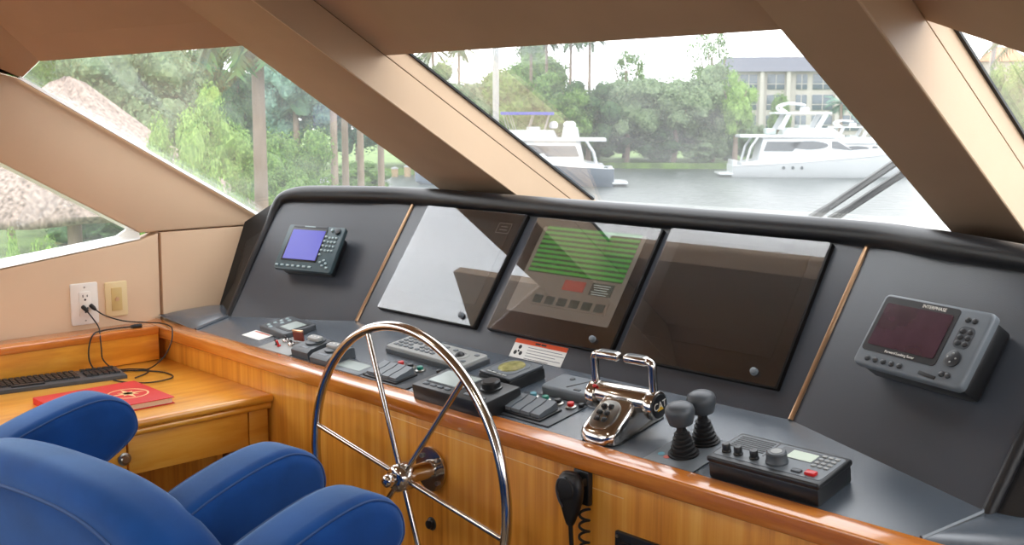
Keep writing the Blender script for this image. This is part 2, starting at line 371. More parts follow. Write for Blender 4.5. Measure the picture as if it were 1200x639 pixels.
# black rubber gaskets where glass meets the pillars' starboard side
for x, par in ((-2.36,wi3),(-.872,wi4)):
    g = G(); A = [w(x-.002,STOP-.02,0), w(x+.007,STOP-.02,0), w(x+.007,STOP-.02,.006), w(x-.002,STOP-.02,.006)]
    g.hull(A, [p+WD*(SBOT-STOP+.02) for p in A]); g.ob('gasket', 'rubber', par)
# ---- pillars: brown padded face, cream starboard side in two strips
def pillar(idx, xs, xpt, xpb, lab):
    s0 = -1.72
    def bar(g, A, x_o):
        g.hull(A, [wend(x, o) for x, o in x_o])
    g = G()   # brown face wraps the port side
    sec = lambda xp: [(xs-.004,.147), (xs-.004,.120), (xp+.03,.120), (xp+.02,ofac(xp)-.02), (xp,ofac(xp)-.02), (xp,.137), (xp+.010,.147)]
    g.hull([w(x,s0,o) for x, o in sec(xpt)], [wend(x,o) for x, o in sec(xpb)]); o = struct(g.ob(f'trim_{idx}', 'suede', ang=50), lab)
    g = G()
    for o0, o1 in ((.0515,.1465),(.0,.0485)):
        q = [(xs-.03,o0), (xs,o0), (xs,o1), (xs-.03,o1)]; g.hull([w(x,s0,oo) for x, oo in q], [wend(x,oo) for x, oo in q])
    g.ob('side_strip', 'vinyl', o, ang=50)
    g = G(); q = [(xs-.03,0), (xs-.003,0), (xs-.003,.14), (xs-.03,.14)]; g.hull([w(x,s0,oo) for x, oo in q], [wend(x,oo) for x, oo in q]); g.ob('seam_backing', 'seam', o)
    g = G(); g.tube([w(xs-.002,s0,.146), wend(xs-.002,.146)], .0035, 6); g.ob('piping', 'vinyl', o)
    return o
pillar(2, -2.36, -2.655, -2.735, 'wide raked windshield pillar with a tan face and cream side')
pillar(3, -.872, -1.062, -1.045, 'raked windshield pillar at the right with a tan face and cream side')
# ---- sloped overhead panels and ceiling
def overhead(name, xa, xb, o, lab):
    g = G(); s0, s1 = -1.42, STOP-.006
    oa, ob_ = ofac(xa)+o, ofac(xb)+o
    A = [w(xa,s1,oa), w(xb,s1,ob_), w(xb,s0,ob_), w(xa,s0,oa)]
    return A
SU = -1.50
def overhead(g, xa, xb):
    q = lambda x: [w(x,STOP+.002,ofac(x)), w(x,STOP-.004,.05+ofac(x)), w(x,SU,.05+ofac(x)), w(x,SU,ofac(x)-.02), w(x,STOP,ofac(x)-.02)]
    g.hull(q(xa), q(xb))
g = G(); overhead(g, -2.36, -.9); struct(g.ob('trim_4', 'suede', ang=40), 'tan overhead panel above the centre windshield pane')
P3_ = V((-3.83,1.329,1.957)); P3b = P3_+(P3_-V((-3.828,1.449,1.84)))*1.6
g = G(); up = V((.0,-.03,.05))
pr_ = op(-2.45,2.09)
g.slab([V((-3.828,1.449,1.84)), pr_, pr_+V((0,-.9,.47)), P3b+V((0,-.03,.02))], up)
struct(g.ob('trim_5', 'suede', ang=40), 'tan overhead panel above the port front windshield pane')
g = G(); g.slab([V((-3.958,1.434,1.787)), V((-3.831,1.449,1.84)), P3b+V((-.003,-.03,.02)), V((-3.958,1.10,1.93)), V((-3.958,1.352,1.808))], V((.0,-.03,.05)))
struct(g.ob('trim_9', 'suede', ang=40), 'tan corner cove beside the port front windshield pane')
g = G(); overhead(g, -.872, OXR); struct(g.ob('trim_6', 'suede', ang=40), 'tan overhead panel above the starboard windshield pane')
g = G(); g.box(((XL+XR)/2,-.47,2.125),(XR-XL+.16,4.4,.05)); ceil = struct(g.ob('ceiling', 'suede'), 'tan padded ceiling')
g = G(); g.box(((XL+XR)/2,.15,-.03),(XR-XL+.16,5.6,.06)); struct(g.ob('floor', 'darkfloor'), 'beige carpet floor')
# starboard wall with a long window, unseen aft wall partly closed to darken the overheads
g = G()
g.box((XR+.04,0,.5),(.08,5.3,1.0)); g.box((XR+.04,-.6,1.98),(.08,4.0,.26)); g.box((XR+.04,-2.4,1.4),(.08,.45,.9)); g.box((XR+.04,1.62,1.3),(.08,.5,.75)); g.box((XR+.04,.0,1.4),(.08,.12,.9))
struct(g.ob('wall_right', 'vinyl'), 'cream starboard wall with long side windows')
g = G(); g.box((XR+.04,.0,1.42),(.008,3.9,.9)); struct(g.ob('window_5', 'glass', ang=0), 'long starboard side window')
g = G(); g.box((-3.75,-2.64,1.05),(.45,.08,2.1)); g.box((.7,-2.64,1.05),(.45,.08,2.1)); g.box((-1.5,-2.64,2.05),(4.2,.08,.12)); g.box((-1.5,-2.64,.04),(4.2,.08,.08)); g.box((-.45,-2.64,1.05),(2.3,.08,2.0))
struct(g.ob('wall_back', 'vinyl'), 'cream aft wall out of view, openings shaped to limit daylight')
# ================================================================== helm console
con = thing('helm_console', 'long helm console with charcoal vinyl dash and honey wood front', 'console', V((-2.25,1.86,0)))
co = V((-2.25,1.86,0))
class L(G):                    # builder whose coordinates are world, parent at con
    def obc(s, name, m, **k):
        bmesh.ops.translate(s.bm, vec=-co, verts=s.bm.verts); return s.ob(name, m, con, **k)
g = L(); g.box((-2.06,1.878,.42),(3.8,.022,.84),.002); g.obc('front_panel', 'woodv')
g = L(); g.box((-2.23,1.8685,.8545),(3.46+.06,.058,.048),.006,3,rot=(SA,0,0)); g.obc('trim_rail', 'woodt')
g = L(); g.slab([(-2.508,1.8665,.8035),(-1.572,1.8665,.7825),(-1.572,1.8665,.7805),(-2.508,1.8665,.8015)],(0,.003,0)); g.obc('veneer_joint', M['gold'])
# shelf
g = L(); nS = (SF @ V((0,0,1)))-(SF @ V((0,0,0)))
g.slab([V((-3.66,1.893,.8766)), EL, JL, JR, ER, V((-.875,1.893,.8766))], nS*-.02); g.obc('shelf', 'shelfvinyl')
# panels
nP = V((0,-math.sin(PT),math.cos(PT)))
g = L(); g.slab([pn(JL.x,0), pn(JR.x,0), pn(-1.338,.52), pn(-3.146,.52)], nP*-.03); g.obc('dash_panel', 'panel')
nL = (LF @ V((0,0,1)))-(LF @ V((0,0,0))); nR = (RF @ V((0,0,1)))-(RF @ V((0,0,0)))
LC, RC = (-.535,.52), (.53,.535)
g = L(); g.slab([LF @ V((0,0,0)), pn(-3.146,.52), LF @ V((LC[0],LC[1],0)), LF @ V((-.593,0,0))], nL*-.03); g.obc('wing_panel', 'panel')
g = L(); g.slab([RF @ V((0,0,0)), pn(-1.338,.52), RF @ V((RC[0],RC[1],0)), RF @ V((.578,0,0))], nR*-.03); g.obc('wing_panel', 'panel')
# copper rods on the joints
for xb, xt in ((JL.x,-3.146),(JR.x,-1.338)):
    g = L(); g.tube([pn(xb,.0,.002), pn(xt,.505,.002)], .0065, 8); g.obc('divider_rod', 'brass')
# shelf base piping
g = L(); g.tube([V((-.875,1.896,.880)), ER+nS*.003], .005, 6); g.obc('piping', 'shelfvinyl')
g = L(); g.tube([V((-3.66,1.896,.880)), EL+nS*.003], .006, 6); g.obc('piping', 'shelfvinyl')
# padded rail
pts = [LF @ V((-.597,-.005,-.004)), LF @ V((-.575,.2,.0)), LF @ V((-.553,.40,0)), LF @ V((-.545,.465,.0)), LF @ V((-.527,.508,.0)), LF @ V((-.48,.525,0)), LF @ V((-.40,.528,0)), LF @ V((-.15,.519,0)),
       pn(-3.13,.517), pn(-2.7,.517), pn(-2.25,.517), pn(-1.8,.517), pn(-1.36,.517),
       RF @ V((.15,.519,0)), RF @ V((.40,.528,0)), RF @ V((.48,.527,0)), RF @ V((.527,.508,0)), RF @ V((.545,.465,0)), RF @ V((.56,.3,0)), RF @ V((.583,-.005,-.004))]
P = catmull(pts, 6); rad = []
for i in range(len(P)):
    t = i/6; q = min(t, len(pts)-1-t); rad.append(.014 if q < 2 else (.014+.021*min(1,(q-2)/4)))
g = L(); g.tube(P, rad, 14); g.obc('padded_rail', 'blackvinyl', ang=80)
# dash top behind the rail, side fillers, corner pads
g = L(); zt = 1.335
top = [LF @ V((LC[0],.53,-.02)), pn(-3.146,.53,-.02), pn(-1.338,.53,-.02), RF @ V((RC[0],.53,-.02))]
bk = [V((.2,2.35,1.30)), V((-.5,3.05,1.33)), V((-2.9,3.09,1.33)), V((-3.4,2.78,1.29)), V((-3.955,2.37,1.235))]
g.slab(top[:1]+top[1:]+bk, (0,0,-.02)); g.obc('dash_top', 'blackvinyl')
g = L(); g.slab([LF @ V((-.603,-.01,-.012)), LF @ V((LC[0]-.015,.53,-.02)), V((-3.957,2.285,1.232)), V((-3.957,2.15,.88))], (0,.02,-.01)); g.obc('side_filler', 'rubber')
g = L(); g.slab([RF @ V((.59,-.01,-.012)), RF @ V((RC[0]+.015,.53,-.02)), V((.3,2.35,1.30)), V((.3,2.19,.88))], (0,.02,-.01)); g.obc('side_filler', 'blackvinyl')
def pad(corners, name, bulge):
    A, B, C, D = [V(c) for c in corners]; n = 12; rows = []; up = V((0,-.17,.98))
    for i in range(n+1):
        s = i/n; r = []
        for j in range(n+1):
            t = j/n; p = (A*(1-s)+B*s)*(1-t)+(D*(1-s)+C*s)*t
            r.append(p+up*bulge*(1-(2*s-1)**4)*(1-(2*t-1)**4))
        rows.append(r)
    g = L(); g.loft(rows, closed=False, caps=False); return g.obc(name, 'shelfvinyl', ang=80)
pad([(-3.665,1.893,.878), (-3.697,2.05,.905), (-3.955,2.20,.90), (-3.955,1.893,.895)], 'corner_pad', .022)
pad([(-.870,1.893,.880), (-.815,2.053,.907), (.3,2.20,.92), (.3,1.893,.88)], 'corner_pad', .045)
# flush panel at the foot of the console
g = L(); g.box((-1.44,1.864,.61),(.30,.012,.185),.003); fp = g.obc('access_screen', 'black')
g = L(); g.box((-1.44,1.857,.605),(.27,.004,.155)); bmesh.ops.translate(g.bm, vec=-co, verts=g.bm.verts); g.ob('glass', 'navy', fp)
g = L(); g.cyl((-1.58,1.856,.692),.004,.004,'Y'); bmesh.ops.translate(g.bm, vec=-co, verts=g.bm.verts); g.ob('screw', 'steel', fp)
kb = thing('round_plug', 'small round black knob on the wood below the wheel hub', 'knob', V((-2.268,1.867,.528)))
g = G(); g.lathe([(.016,0),(.016,.006),(.012,.010),(.012,.014),(.004,.016)], 20, T=Rx(90)); g.ob('cap', 'black', kb)
g = G(); g.lathe([(.019,0),(.019,.002),(.015,.003)], 20, T=Rx(90)); g.ob('collar', 'dgrey', kb)
# ---- displays on the dash
def screw_knob(par, u, v, z):
    g = G(); g.lathe([(.010,0),(.010,.004),(.0085,.011),(.006,.013),(.0,.0135)], 16, T=Tr((u,v,z))); return g.ob('adjuster_knob', 'grey', par)
def display(u0, u1, v0, v1, label, lit=False):
    t = thing('display_screen', label, 'monitor', PF @ Tr(((u0+u1)/2,(v0+v1)/2,.0006)), 'flush displays in the centre dash'); W_, H_ = u1-u0, v1-v0
    g = G(); g.prism(rr(W_,H_,.004,2), .0, .014, bev=.002); g.ob('housing', 'screendark', t)
    g = G(); g.prism(rr(W_-.006,H_-.006,.004,2), .0185, .0215); g.ob('cover_glass', 'screenglass', t, ang=0)
    g = G(); g.prism(rr(W_*.82,H_*.74,.004,2,0,.022), .0145, .0155); s = g.ob('screen_area', 'ui' if lit else 'screendark', t)
    k = screw_knob(t, W_/2-.072, -H_/2+.03, .0215)
    return t, W_, H_
d1, W_, H_ = display(-3.035,-2.53,.060,.478, 'display screen at the left of the dash, mirroring pale sky')
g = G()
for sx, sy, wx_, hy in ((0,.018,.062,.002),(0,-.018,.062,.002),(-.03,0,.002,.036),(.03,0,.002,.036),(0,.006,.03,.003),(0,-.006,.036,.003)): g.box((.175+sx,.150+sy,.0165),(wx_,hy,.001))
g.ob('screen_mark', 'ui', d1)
d2, W_, H_ = display(-2.477,-1.967,.066,.472, 'display screen in the middle of the dash, lit with green bands', True)
g = G(); g.box((.0,.095,.0162),(.385,.165,.001)); g.ob('green_image', 'bands', d2, loc=None)
g = G(); g.box((.02,-.017,.0164),(.085,.034,.0012)); g.ob('red_readout', 'uir', d2)
g = G(); g.box((.130,-.017,.0164),(.085,.040,.0012)); g.ob('text_block', 'uid', d2)
g = G()
for k in range(5): g.box((.127+.0*(k%2),-.004-.0075*k,.0172),(.066-.008*(k%3),.0022,.0006))
g.ob('text_line', 'lcd', d2)
g = G(); g.box((.03,-.075,.0163),(.30,.040,.001)); g.ob('button_bar', 'ui', d2)
for k in range(6):
    g = G(); g.box((-.098+.05*k,-.075,.0172),(.036,.026,.001)); g.ob('soft_button', 'uid', d2)
d3, W_, H_ = display(-1.938,-1.427,.064,.478, 'display screen at the right of the dash, dark and switched off')
# ---- warning card under the middle display
t = thing('warning_card', 'white warning card with an orange band under the middle display', 'card', PF @ Tr((-2.24,.031,.001)))
g = G(); g.box((0,0,0),(.215,.062,.0012)); g.ob('card', 'paper', t)
g = G(); g.box((0,.0235,.0008),(.215,.014,.0008)); g.ob('orange_band', 'orange', t)
g = G()
for k, l in enumerate((.14,.15,.12,.145,.10)): g.box((.03-(.15-l)/2,.008-.009*k,.0008),(l,.0017,.0006))
g.ob('text_line', 'grey', t)
g = G()
for a in (90,210,330):
    g.sph((-.078+.013*math.cos(math.radians(a)),-.008+.013*math.sin(math.radians(a)),.0008),(.007,.007,.0008),10)
g.sph((-.078,-.008,.0008),(.004,.004,.0009),8); g.ob('propeller_mark', 'ink', t)
g = G(); g.box((-.012,.0235,.0014),(.022,.0055,.0004)); g.box((.012,.0235,.0014),(.020,.0055,.0004)); g.ob('heading_mark', 'ink', t)
# ---- left wing: chart plotter with blue screen
t = thing('chart_plotter', 'slate chart plotter with a blue lit screen on the left dash wing', 'chart plotter', LF @ Tr((-.262,.262,.0006)) @ Rz(-4))
g = G(); g.box((0,-.012,.022),(.235,.150,.044),.008); g.ob('rear_case', 'black', t)
g = G(); g.prism(rr(.268,.186,.010,4), .044, .060, bev=.004); g.ob('front_bezel', 'teal', t)
g = G(); g.box((-.028,.012,.061),(.168,.138,.004),.002); g.ob('screen_rim', 'black', t)
g = G(); g.box((-.026,.010,.0635),(.154,.122,.002)); g.ob('screen', 'bluescreen', t)
g = G(); g.box((-.028,.086,.061),(.16,.010,.003),.001); g.ob('top_lip', 'dgrey', t)
g = G(); g.box((-.03,.0862,.0627),(.05,.004,.0008)); g.ob('maker_mark', 'btnl', t)
gb = G(); gb.box((0,0,0),(.015,.008,.005),.002); kb_ = gb.ob('key', 'btnl', t); kb_.location = (-.120,-.078,.062)
for k in range(1,7): put(None, kb_, t, (-.120+.026*k,-.078,.062))
gb = G(); gb.box((0,0,0),(.0105,.0085,.006),.002); kk = gb.ob('keypad_key', 'btnl', t); kk.location = (.078,.046,.062)
for r in range(4):
    for c in range(3):
        if r or c: put(None, kk, t, (.078+.0155*c,.046-.0175*r,.062))
for r in range(5): put(None, kk, t, (.061,.05-.0185*r,.062))
for p in ((.075,-.055),(.090,-.047),(.103,-.058),(.09,-.068),(.113,-.075)): put(None, kk, t, (p[0],p[1],.062))
g = G(); g.cyl((.105,.075,.064),.013,.008,bev=.002); g.ob('rotary_knob', 'dgrey', t)
g = G(); g.cyl((.078,.078,.063),.006,.006,bev=.001); g.ob('power_button', 'btnl', t)
# ---- right wing: sonar display
t = thing('sonar_display', 'grey sonar display with a maroon screen on the right dash wing', 'sonar', RF @ Tr((.295,.268,.0006)) @ Rz(4))
g = G(); g.box((.004,-.004,.03),(.284,.166,.06),.012); g.ob('rear_case', 'black', t)
g = G(); g.prism(rr(.296,.178,.014,5), .058, .078, bev=.007, seg=3); g.ob('front_bezel', 'grey', t)
g = G(); g.prism(rr(.205,.135,.008,3,-.035,.014), .078, .0795); g.ob('screen_frame', 'black', t)
g = G(); g.prism(rr(.184,.104,.004,2,-.035,.013), .0795, .0805); g.ob('screen', 'maroon', t)
text('INTERPHASE', .0115, 'wordmark', 'white', t, Tr((.0,.073,.0802)), .0003)
text('Forward Looking Sonar', .0085, 'caption', 'white', t, Tr((-.03,-.0475,.0802)), .0003)
gb = G(); gb.sph((0,0,0),(.008,.0065,.004),12); kk = gb.ob('key', 'btn', t); kk.location = (-.108,-.072,.079)
for k in range(1,5): put(None, kk, t, (-.108+.023*k,-.072,.079))
for p in ((.093,.062),(.110,.062),(.094,.036),(.113,.036),(.094,.022),(.113,.022),(.094,.008),(.113,.008),(.094,-.066),(.109,-.066)): put(None, kk, t, (p[0],p[1],.079))
g = G(); g.prism(rr(.040,.050,.012,4,.103,.022), .078, .0792); g.ob('key_surround', 'dgrey', t)
g = G(); g.lathe([(.0185,0),(.0185,.004),(.015,.006),(0,.0062)], 24, T=Tr((.102,-.028,.078))); dp = g.ob('direction_pad', 'btn', t)
for a in range(4):
    g = G(); g.sph((.102+.010*math.cos(a*PI/2),-.028+.010*math.sin(a*PI/2),.0845),(.0025,.0025,.001),8); g.ob('arrow_mark', 'lgrey', dp)
g = G(); g.box((.060,-.076,.079),(.045,.008,.003),.001,rot=(0,0,-.1)); g.ob('card_slot', 'rubber', t)
# ================================================================== shelf instruments
def shf(u, v, rz=0): return SF @ Tr((u,v,.0006)) @ Rz(rz)
# remote display, left
t = thing('remote_display', 'small grey remote display lying at the far left of the shelf', 'instrument', shf(-3.295,.170,-5))
g = G(); g.prism(rr(.195,.130,.014,5), .0, .020, bev=.006, seg=3); g.ob('case', 'dgrey', t)
g = G(); g.prism(rr(.100,.088,.006,3,.035,.004), .020, .0212); g.ob('screen_frame', 'black', t)
g = G(); g.prism(rr(.078,.066,.004,3,.036,.004), .0212, .022); g.ob('screen', 'lcd', t)
gb = G(); gb.sph((0,0,0),(.009,.008,.004),10); kk = gb.ob('key', 'btnl', t); kk.location = (-.068,.036,.020)
for p in ((-.068,.012),(-.068,-.012),(-.068,-.038),(-.040,-.046),(-.04,.0),(-.04,.03)): put(None, kk, t, (p[0],p[1],.020))
t = thing('label_card', 'white sticker with a red line beside the remote display', 'label', shf(-3.355,.080,-2))
g = G(); g.box((0,0,.0006),(.125,.058,.0012)); g.ob('sticker', 'paper', t)
g = G(); g.box((.0,.020,.0013),(.10,.006,.0004)); g.ob('red_line', 'redink', t)
# ignition switch plate
t = thing('switch_plate', 'grey plate with key switch and red toggle at the left shelf end', 'switch', shf(-3.13,.064))
g = G(); g.box((0,0,.0015),(.19,.122,.003),.001); g.ob('plate', 'lgrey', t)
for nm, m_, p in (('red_toggle','red',(-.026,-.02)),('black_toggle','black',(-.048,-.014))):
    g = G(); g.lathe([(.007,0),(.007,.004),(.003,.006),(.0035,.018),(.005,.022),(.0,.024)], 12, T=Tr((p[0],p[1],.003)) @ Rx(14)); g.ob(nm, m_, t)
for p in ((-.045,.02),(.012,.006)):
    g = G(); g.lathe([(.012,0),(.012,.008),(.010,.011),(.006,.012),(0,.012)], 18, T=Tr((p[0],p[1],.003))); k = g.ob('key_switch', 'chrome', t)
    g = G(); g.box((p[0],p[1],.018),(.014,.003,.010),.001); g.ob('slot_bar', 'black', k)
g = G(); g.box((.008,.040,.024),(.046,.007,.032),.002,rot=(0,0,.2)); g.ob('key_tag', 'rust', t)
g = G(); g.box((.008,.040,.043),(.048,.009,.007),.002,rot=(0,0,.2)); g.ob('tag_rim', 'brass', t)
# two jog lever modules
def jog(u, v, rz, label):
    t = thing('jog_control', label, 'control', shf(u,v,rz), 'jog controls on the left shelf')
    g = G(); prof = [(-.055,.0),(-.055,.022),(-.040,.030),(.045,.034),(.055,.030),(.055,0)]
    g.prism(prof, -.048, .048, T=frame((0,0,0),(0,1,0),(0,0,1),(1,0,0))); g.ob('base', 'dgrey', t)
    g = G(); g.lathe([(.034,0),(.034,.004),(.026,.007),(.0,.009)], 24, T=Tr((.0,.014,.033))); d = g.ob('dial', 'dgrey', t)
    g = G(); g.prism(rr(.064,.032,.014,5), 0, .011, bev=.005, seg=3, T=Tr((.0,.014,.040))); g.ob('lever_top', 'lgrey', d)
    g = G()
    for a in (-.02,0,.02): g.sph((a,.014,.0515),(.004,.003,.001),8)
    g.ob('marks', 'white', d)
    g = G(); g.box((.0,-.034,.0305),(.05,.010,.002),.0008,rot=(.1,0,0)); g.ob('label_strip', 'grey', t)
    return t
jog(-2.985,.070,0,'black jog control module nearer the key switch plate')
jog(-2.855,.055,0,'black jog control module nearer the wheel, second from the left')
t = thing('blank_panel', 'flat pale grey panel between the jog controls and rocker switches', 'panel', shf(-2.735,.046))
g = G(); g.box((0,0,.002),(.17,.086,.004),.0015); g.ob('plate', 'grey', t)
g = G(); g.box((.0,.004,.0045),(.12,.05,.001)); g.ob('display_window', 'lcd', t)
# rocker switch panels
def rocker_panel(u, v, wd, nrock, btns, label):
    t = thing('rocker_switch_panel', label, 'switch panel', shf(u,v), 'rocker switch panels beside the wheel')
    g = G(); g.box((0,0,.0015),(wd,.150,.003),.001); g.ob('plate', 'dgrey', t)
    g = G(); g.box((-.02,-.025,.0055),(nrock*.036+.012,.084,.006),.002); g.ob('rocker_frame', 'black', t)
    x0 = -.02-(nrock-1)*.018
    gb = G(); pr = [(-.034,.0),(-.034,.010),(-.012,.0145),(.010,.016),(.034,.022),(.036,.0)]
    gb.prism(pr, -.0155, .0155, bev=.0, T=frame((0,0,0),(0,1,0),(0,0,1),(1,0,0))); r0 = gb.ob('rocker', 'grey', t, ang=30); r0.location = (x0,-.025,.008)
    for k in range(1,nrock): put(None, r0, t, (x0+.036*k,-.025,.008))
    for k, m_ in enumerate(btns):
        x = -.058+.046*k
        g = G(); g.lathe([(.0155,0),(.0155,.004),(.012,.006),(0,.006)], 20, T=Tr((x,.046,.003))); b0 = g.ob('push_button', 'steel' , t)
        g = G(); g.lathe([(.0095,0),(.0095,.007),(.008,.009),(0,.0095)], 16, T=Tr((x,.046,.009))); g.ob('button_cap', m_, b0)
    g = G(); g.cyl((wd/2-.010,.062,.008),.008,.010,bev=.002); g.ob('latch_knob', 'black', t)
    g = G(); g.cyl((-wd/2+.010,-.060,.006),.006,.007,bev=.002); g.ob('latch_knob', 'black', t)
    return t
rocker_panel(-2.532,.078,.225,4,('red','black','green'),'rocker switch panel with four grey rockers seen through the wheel')
rocker_panel(-1.975,.094,.225,5,('bluebtn','green','black','red'),'rocker switch panel with five grey rockers left of the throttle')
# long keypad with trackball
t = thing('trackball_keypad', 'long grey keypad with a trackball under the left display', 'keypad', shf(-2.555,.236,-2))
g = G(); g.prism(rr(.395,.112,.010,4), 0, .014, bev=.002); g.ob('base', 'dgrey', t)
g = G(); g.prism(rr(.385,.104,.010,4), .014, .025, bev=.004, seg=3); g.ob('top_plate', 'lgrey', t)
gb = G(); gb.box((0,0,0),(.017,.011,.006),.0025); kk = gb.ob('key', 'grey', t); kk.location = (-.165,.03,.026)
for r in range(4):
    for c in range(8):
        if (r or c) and not (c in (3,) and r == 2): put(None, kk, t, (-.165+.026*c+(.006 if c > 3 else 0),.030-.020*r,.026))
g = G(); g.lathe([(.030,0),(.030,.002),(.021,.004),(.019,.002),(.0,.002)], 24, T=Tr((.120,.0,.025))); g.ob('trackball_ring', 'lgrey', t)
g = G(); g.sph((.120,0,.024),.0155,18); g.ob('trackball', 'btn', t)
for p in ((.07,.025),(.07,-.025),(.168,.028),(.168,-.028)): put(None, kk, t, (p[0],p[1],.026))
# autopilot box
t = thing('autopilot_control', 'black autopilot box with a pale screen and round knob behind the wheel rim', 'autopilot', shf(-2.184,.032))
g = G(); g.box((0,0,.025),(.300,.135,.050),.005); g.ob('case', 'black', t)
g = G(); g.prism(rr(.150,.088,.006,3,-.055,.012), .050, .0515); g.ob('screen_frame', 'dgrey', t)
g = G(); g.prism(rr(.138,.078,.004,3,-.055,.012), .0515, .0525); g.ob('screen', 'lcd', t)
g = G(); g.lathe([(.030,0),(.030,.004),(.026,.006),(.026,.020),(.022,.024),(0,.0245)], 28, T=Tr((.088,.018,.050))); g.ob('course_knob', 'black', t)
gb = G(); gb.box((0,0,0),(.020,.011,.005),.002); kk = gb.ob('key', 'grey', t); kk.location = (-.11,-.046,.051)
for x in (-.08,-.05,-.02,.06,.09,.12): put(None, kk, t, (x,-.046,.051))
# compass box
t = thing('compass_repeater', 'square black repeater with a yellowish round lens below the warning card', 'instrument', shf(-2.186,.208,-4))
g = G(); g.box((0,0,.016),(.140,.130,.032),.004); g.ob('case', 'black', t)
g = G(); g.box((0,0,.036),(.136,.126,.008),.003); g.ob('top_bezel', 'dgrey', t)
g = G(); g.prism(rr(.100,.094,.028,6), .040, .0415); g.ob('window_rim', 'grey', t)
g = G(); g.lathe([(.040,0),(.038,.003),(.02,.005),(0,.0055)], 28, T=Tr((.0,.004,.0415))); g.ob('lens', 'lens', t)
gb = G(); gb.box((0,0,0),(.018,.007,.003),.001); kk = gb.ob('key', 'lgrey', t); kk.location = (-.032,-.053,.041)
for x in (-.01,.012,.034): put(None, kk, t, (x,-.053,.041))
# dial pad behind the throttle
t = thing('thruster_panel', 'long flat grey controller with a round dial behind the throttle', 'controller', shf(-1.872,.232,2))
g = G(); g.prism(rr(.345,.100,.014,5), 0, .026, bev=.008, seg=3); g.ob('case', 'grey', t)
g = G(); g.lathe([(.030,0),(.030,.002),(.026,.003),(0,.003)], 28, T=Tr((-.015,.004,.026))); d = g.ob('dial', 'black', t)
for a in range(4):
    g = G(); g.sph((-.015+.016*math.cos(a*PI/2),.004+.016*math.sin(a*PI/2),.0295),(.005,.005,.0015),8); g.ob('dial_key', 'lgrey', d)
g = G(); g.cyl((-.115,.022,.0265),.008,.003); g.ob('indicator', 'black', t)
g = G(); g.box((-.075,.0,.0265),(.004,.07,.002),.0005,rot=(0,0,-.5)); g.ob('groove', 'black', t)
gb = G(); gb.box((0,0,0),(.022,.010,.004),.0015); kk = gb.ob('key', 'btn', t); kk.location = (-.05,-.034,.0265)
for p in ((.03,-.034),(.055,-.030),(.06,.02),(.10,.02),(.10,-.02)): put(None, kk, t, (p[0],p[1],.0265))
# ================================================================== throttle
t = thing('engine_throttle', 'chrome twin lever throttle with keypad nose on the shelf', 'throttle', shf(-1.690,.006,4))
g = G(); g.prism([(-.058,.022),(-.045,.004),(0,-.003),(.045,.004),(.058,.022),(.060,.20),(-.060,.20)], 0, .004); g.ob('foot_gasket', 'black', t)
rows = []
for v, wd, h in ((.002,.036,.004),(.0035,.044,.016),(.008,.050,.030),(.020,.054,.040),(.05,.056,.056),(.085,.056,.074),(.105,.054,.086),(.14,.052,.086),(.175,.050,.060),(.195,.048,.02),(.198,.046,.004)):
    r = []
    n = 14
    for k in range(n+1):
        a = PI*k/n; ca, sa = math.cos(a), math.sin(a)
        r.append(V((wd*math.copysign(abs(ca)**.45, ca), v-(0.010*(1-abs(ca)**2) if v < .03 else 0), .003+(h-.003)*abs(sa)**.42)))
    rows.append(r)
g = G(); g.loft(rows, closed=True, caps=True); g.ob('body', 'chrome', t, ang=60)
g = G(); g.cyl((.0,.13,.072),.030,.150,'X',seg=32,bev=.004); g.ob('pivot_barrel', 'chrome', t)
Tk = Tr((0,.046,.0585)) @ Rx(27)
g = G(); g.prism([(.034*math.copysign(abs(math.cos(a))**.7,math.cos(a)),.044*math.copysign(abs(math.sin(a))**.8,math.sin(a))) for a in [2*PI*k/28 for k in range(28)]], -.004, .003, bev=.0015, T=Tk); kp = g.ob('keypad', 'steel', t)
gb = G(); gb.box((0,0,0),(.014,.013,.006),.003)
bmesh.ops.transform(gb.bm, matrix=Rx(27), verts=gb.bm.verts); k0 = gb.ob('key', 'black', kp); k0.location = Tk @ V((-.014,.022,.005))
for p in ((.006,.024),(-.016,.002),(.006,.002),(-.012,-.018),(.010,-.018)): put(None, k0, kp, Tk @ V((p[0],p[1],.005)))
for sx, nm in ((-1,'left'),(1,'right')):
    g = G(); x = sx*.088
    g.cyl((x,.13,.066),.036,.026,'X',seg=32,bev=.004); hb = g.ob('lever_hub', 'chrome', t)
    top = V((x-sx*.004,.136,.172))
    P = [V((x,.132,.085)), V((x,.133,.12)), V((x,.135,.150)), V((x-sx*.0005,.136,.164)), V((x-sx*.006,.136,.1715)), V((x-sx*.016,.136,.174)), V((x-sx*.030,.136,.1745))]
    g = G(); g.tube(catmull(P,5), .0105, 12, flat=.85); lv = g.ob('lever', 'chrome', t, ang=70)
    g = G(); g.box((x-sx*.046,.136,.1745),(.070,.026,.021),.008,4); g.ob('grip', 'chrome', lv)
    g = G()
    for q in (-.006,.0,.006): g.box((x-sx*.046,.136+q,.1852),(.05,.0022,.0012))
    g.ob('grip_line', 'dgrey', lv)
    if sx > 0:
        g = G(); g.cyl((x+.0135,.13,.066),.030,.004,'X',seg=32,bev=.001); cp = g.ob('end_cap', 'black', t)
        Tc = Tr((x+.0162,.13,.066)) @ frame((0,0,0),(0,1,0),(0,0,1),(1,0,0))
        text('CAT', .026, 'wordmark', 'white', cp, Tc @ Tr((0,.002,0)), .0004)
        g = G(); g.prism([(-.013,-.010),(.013,-.010),(0,.004)], 0, .0003, T=Tc); g.ob('yellow_triangle', 'yellow', cp)
    else:
        g = G(); g.sph((x+.012,.110,.098),(.006,.006,.004),10); g.ob('red_light', 'red', t)
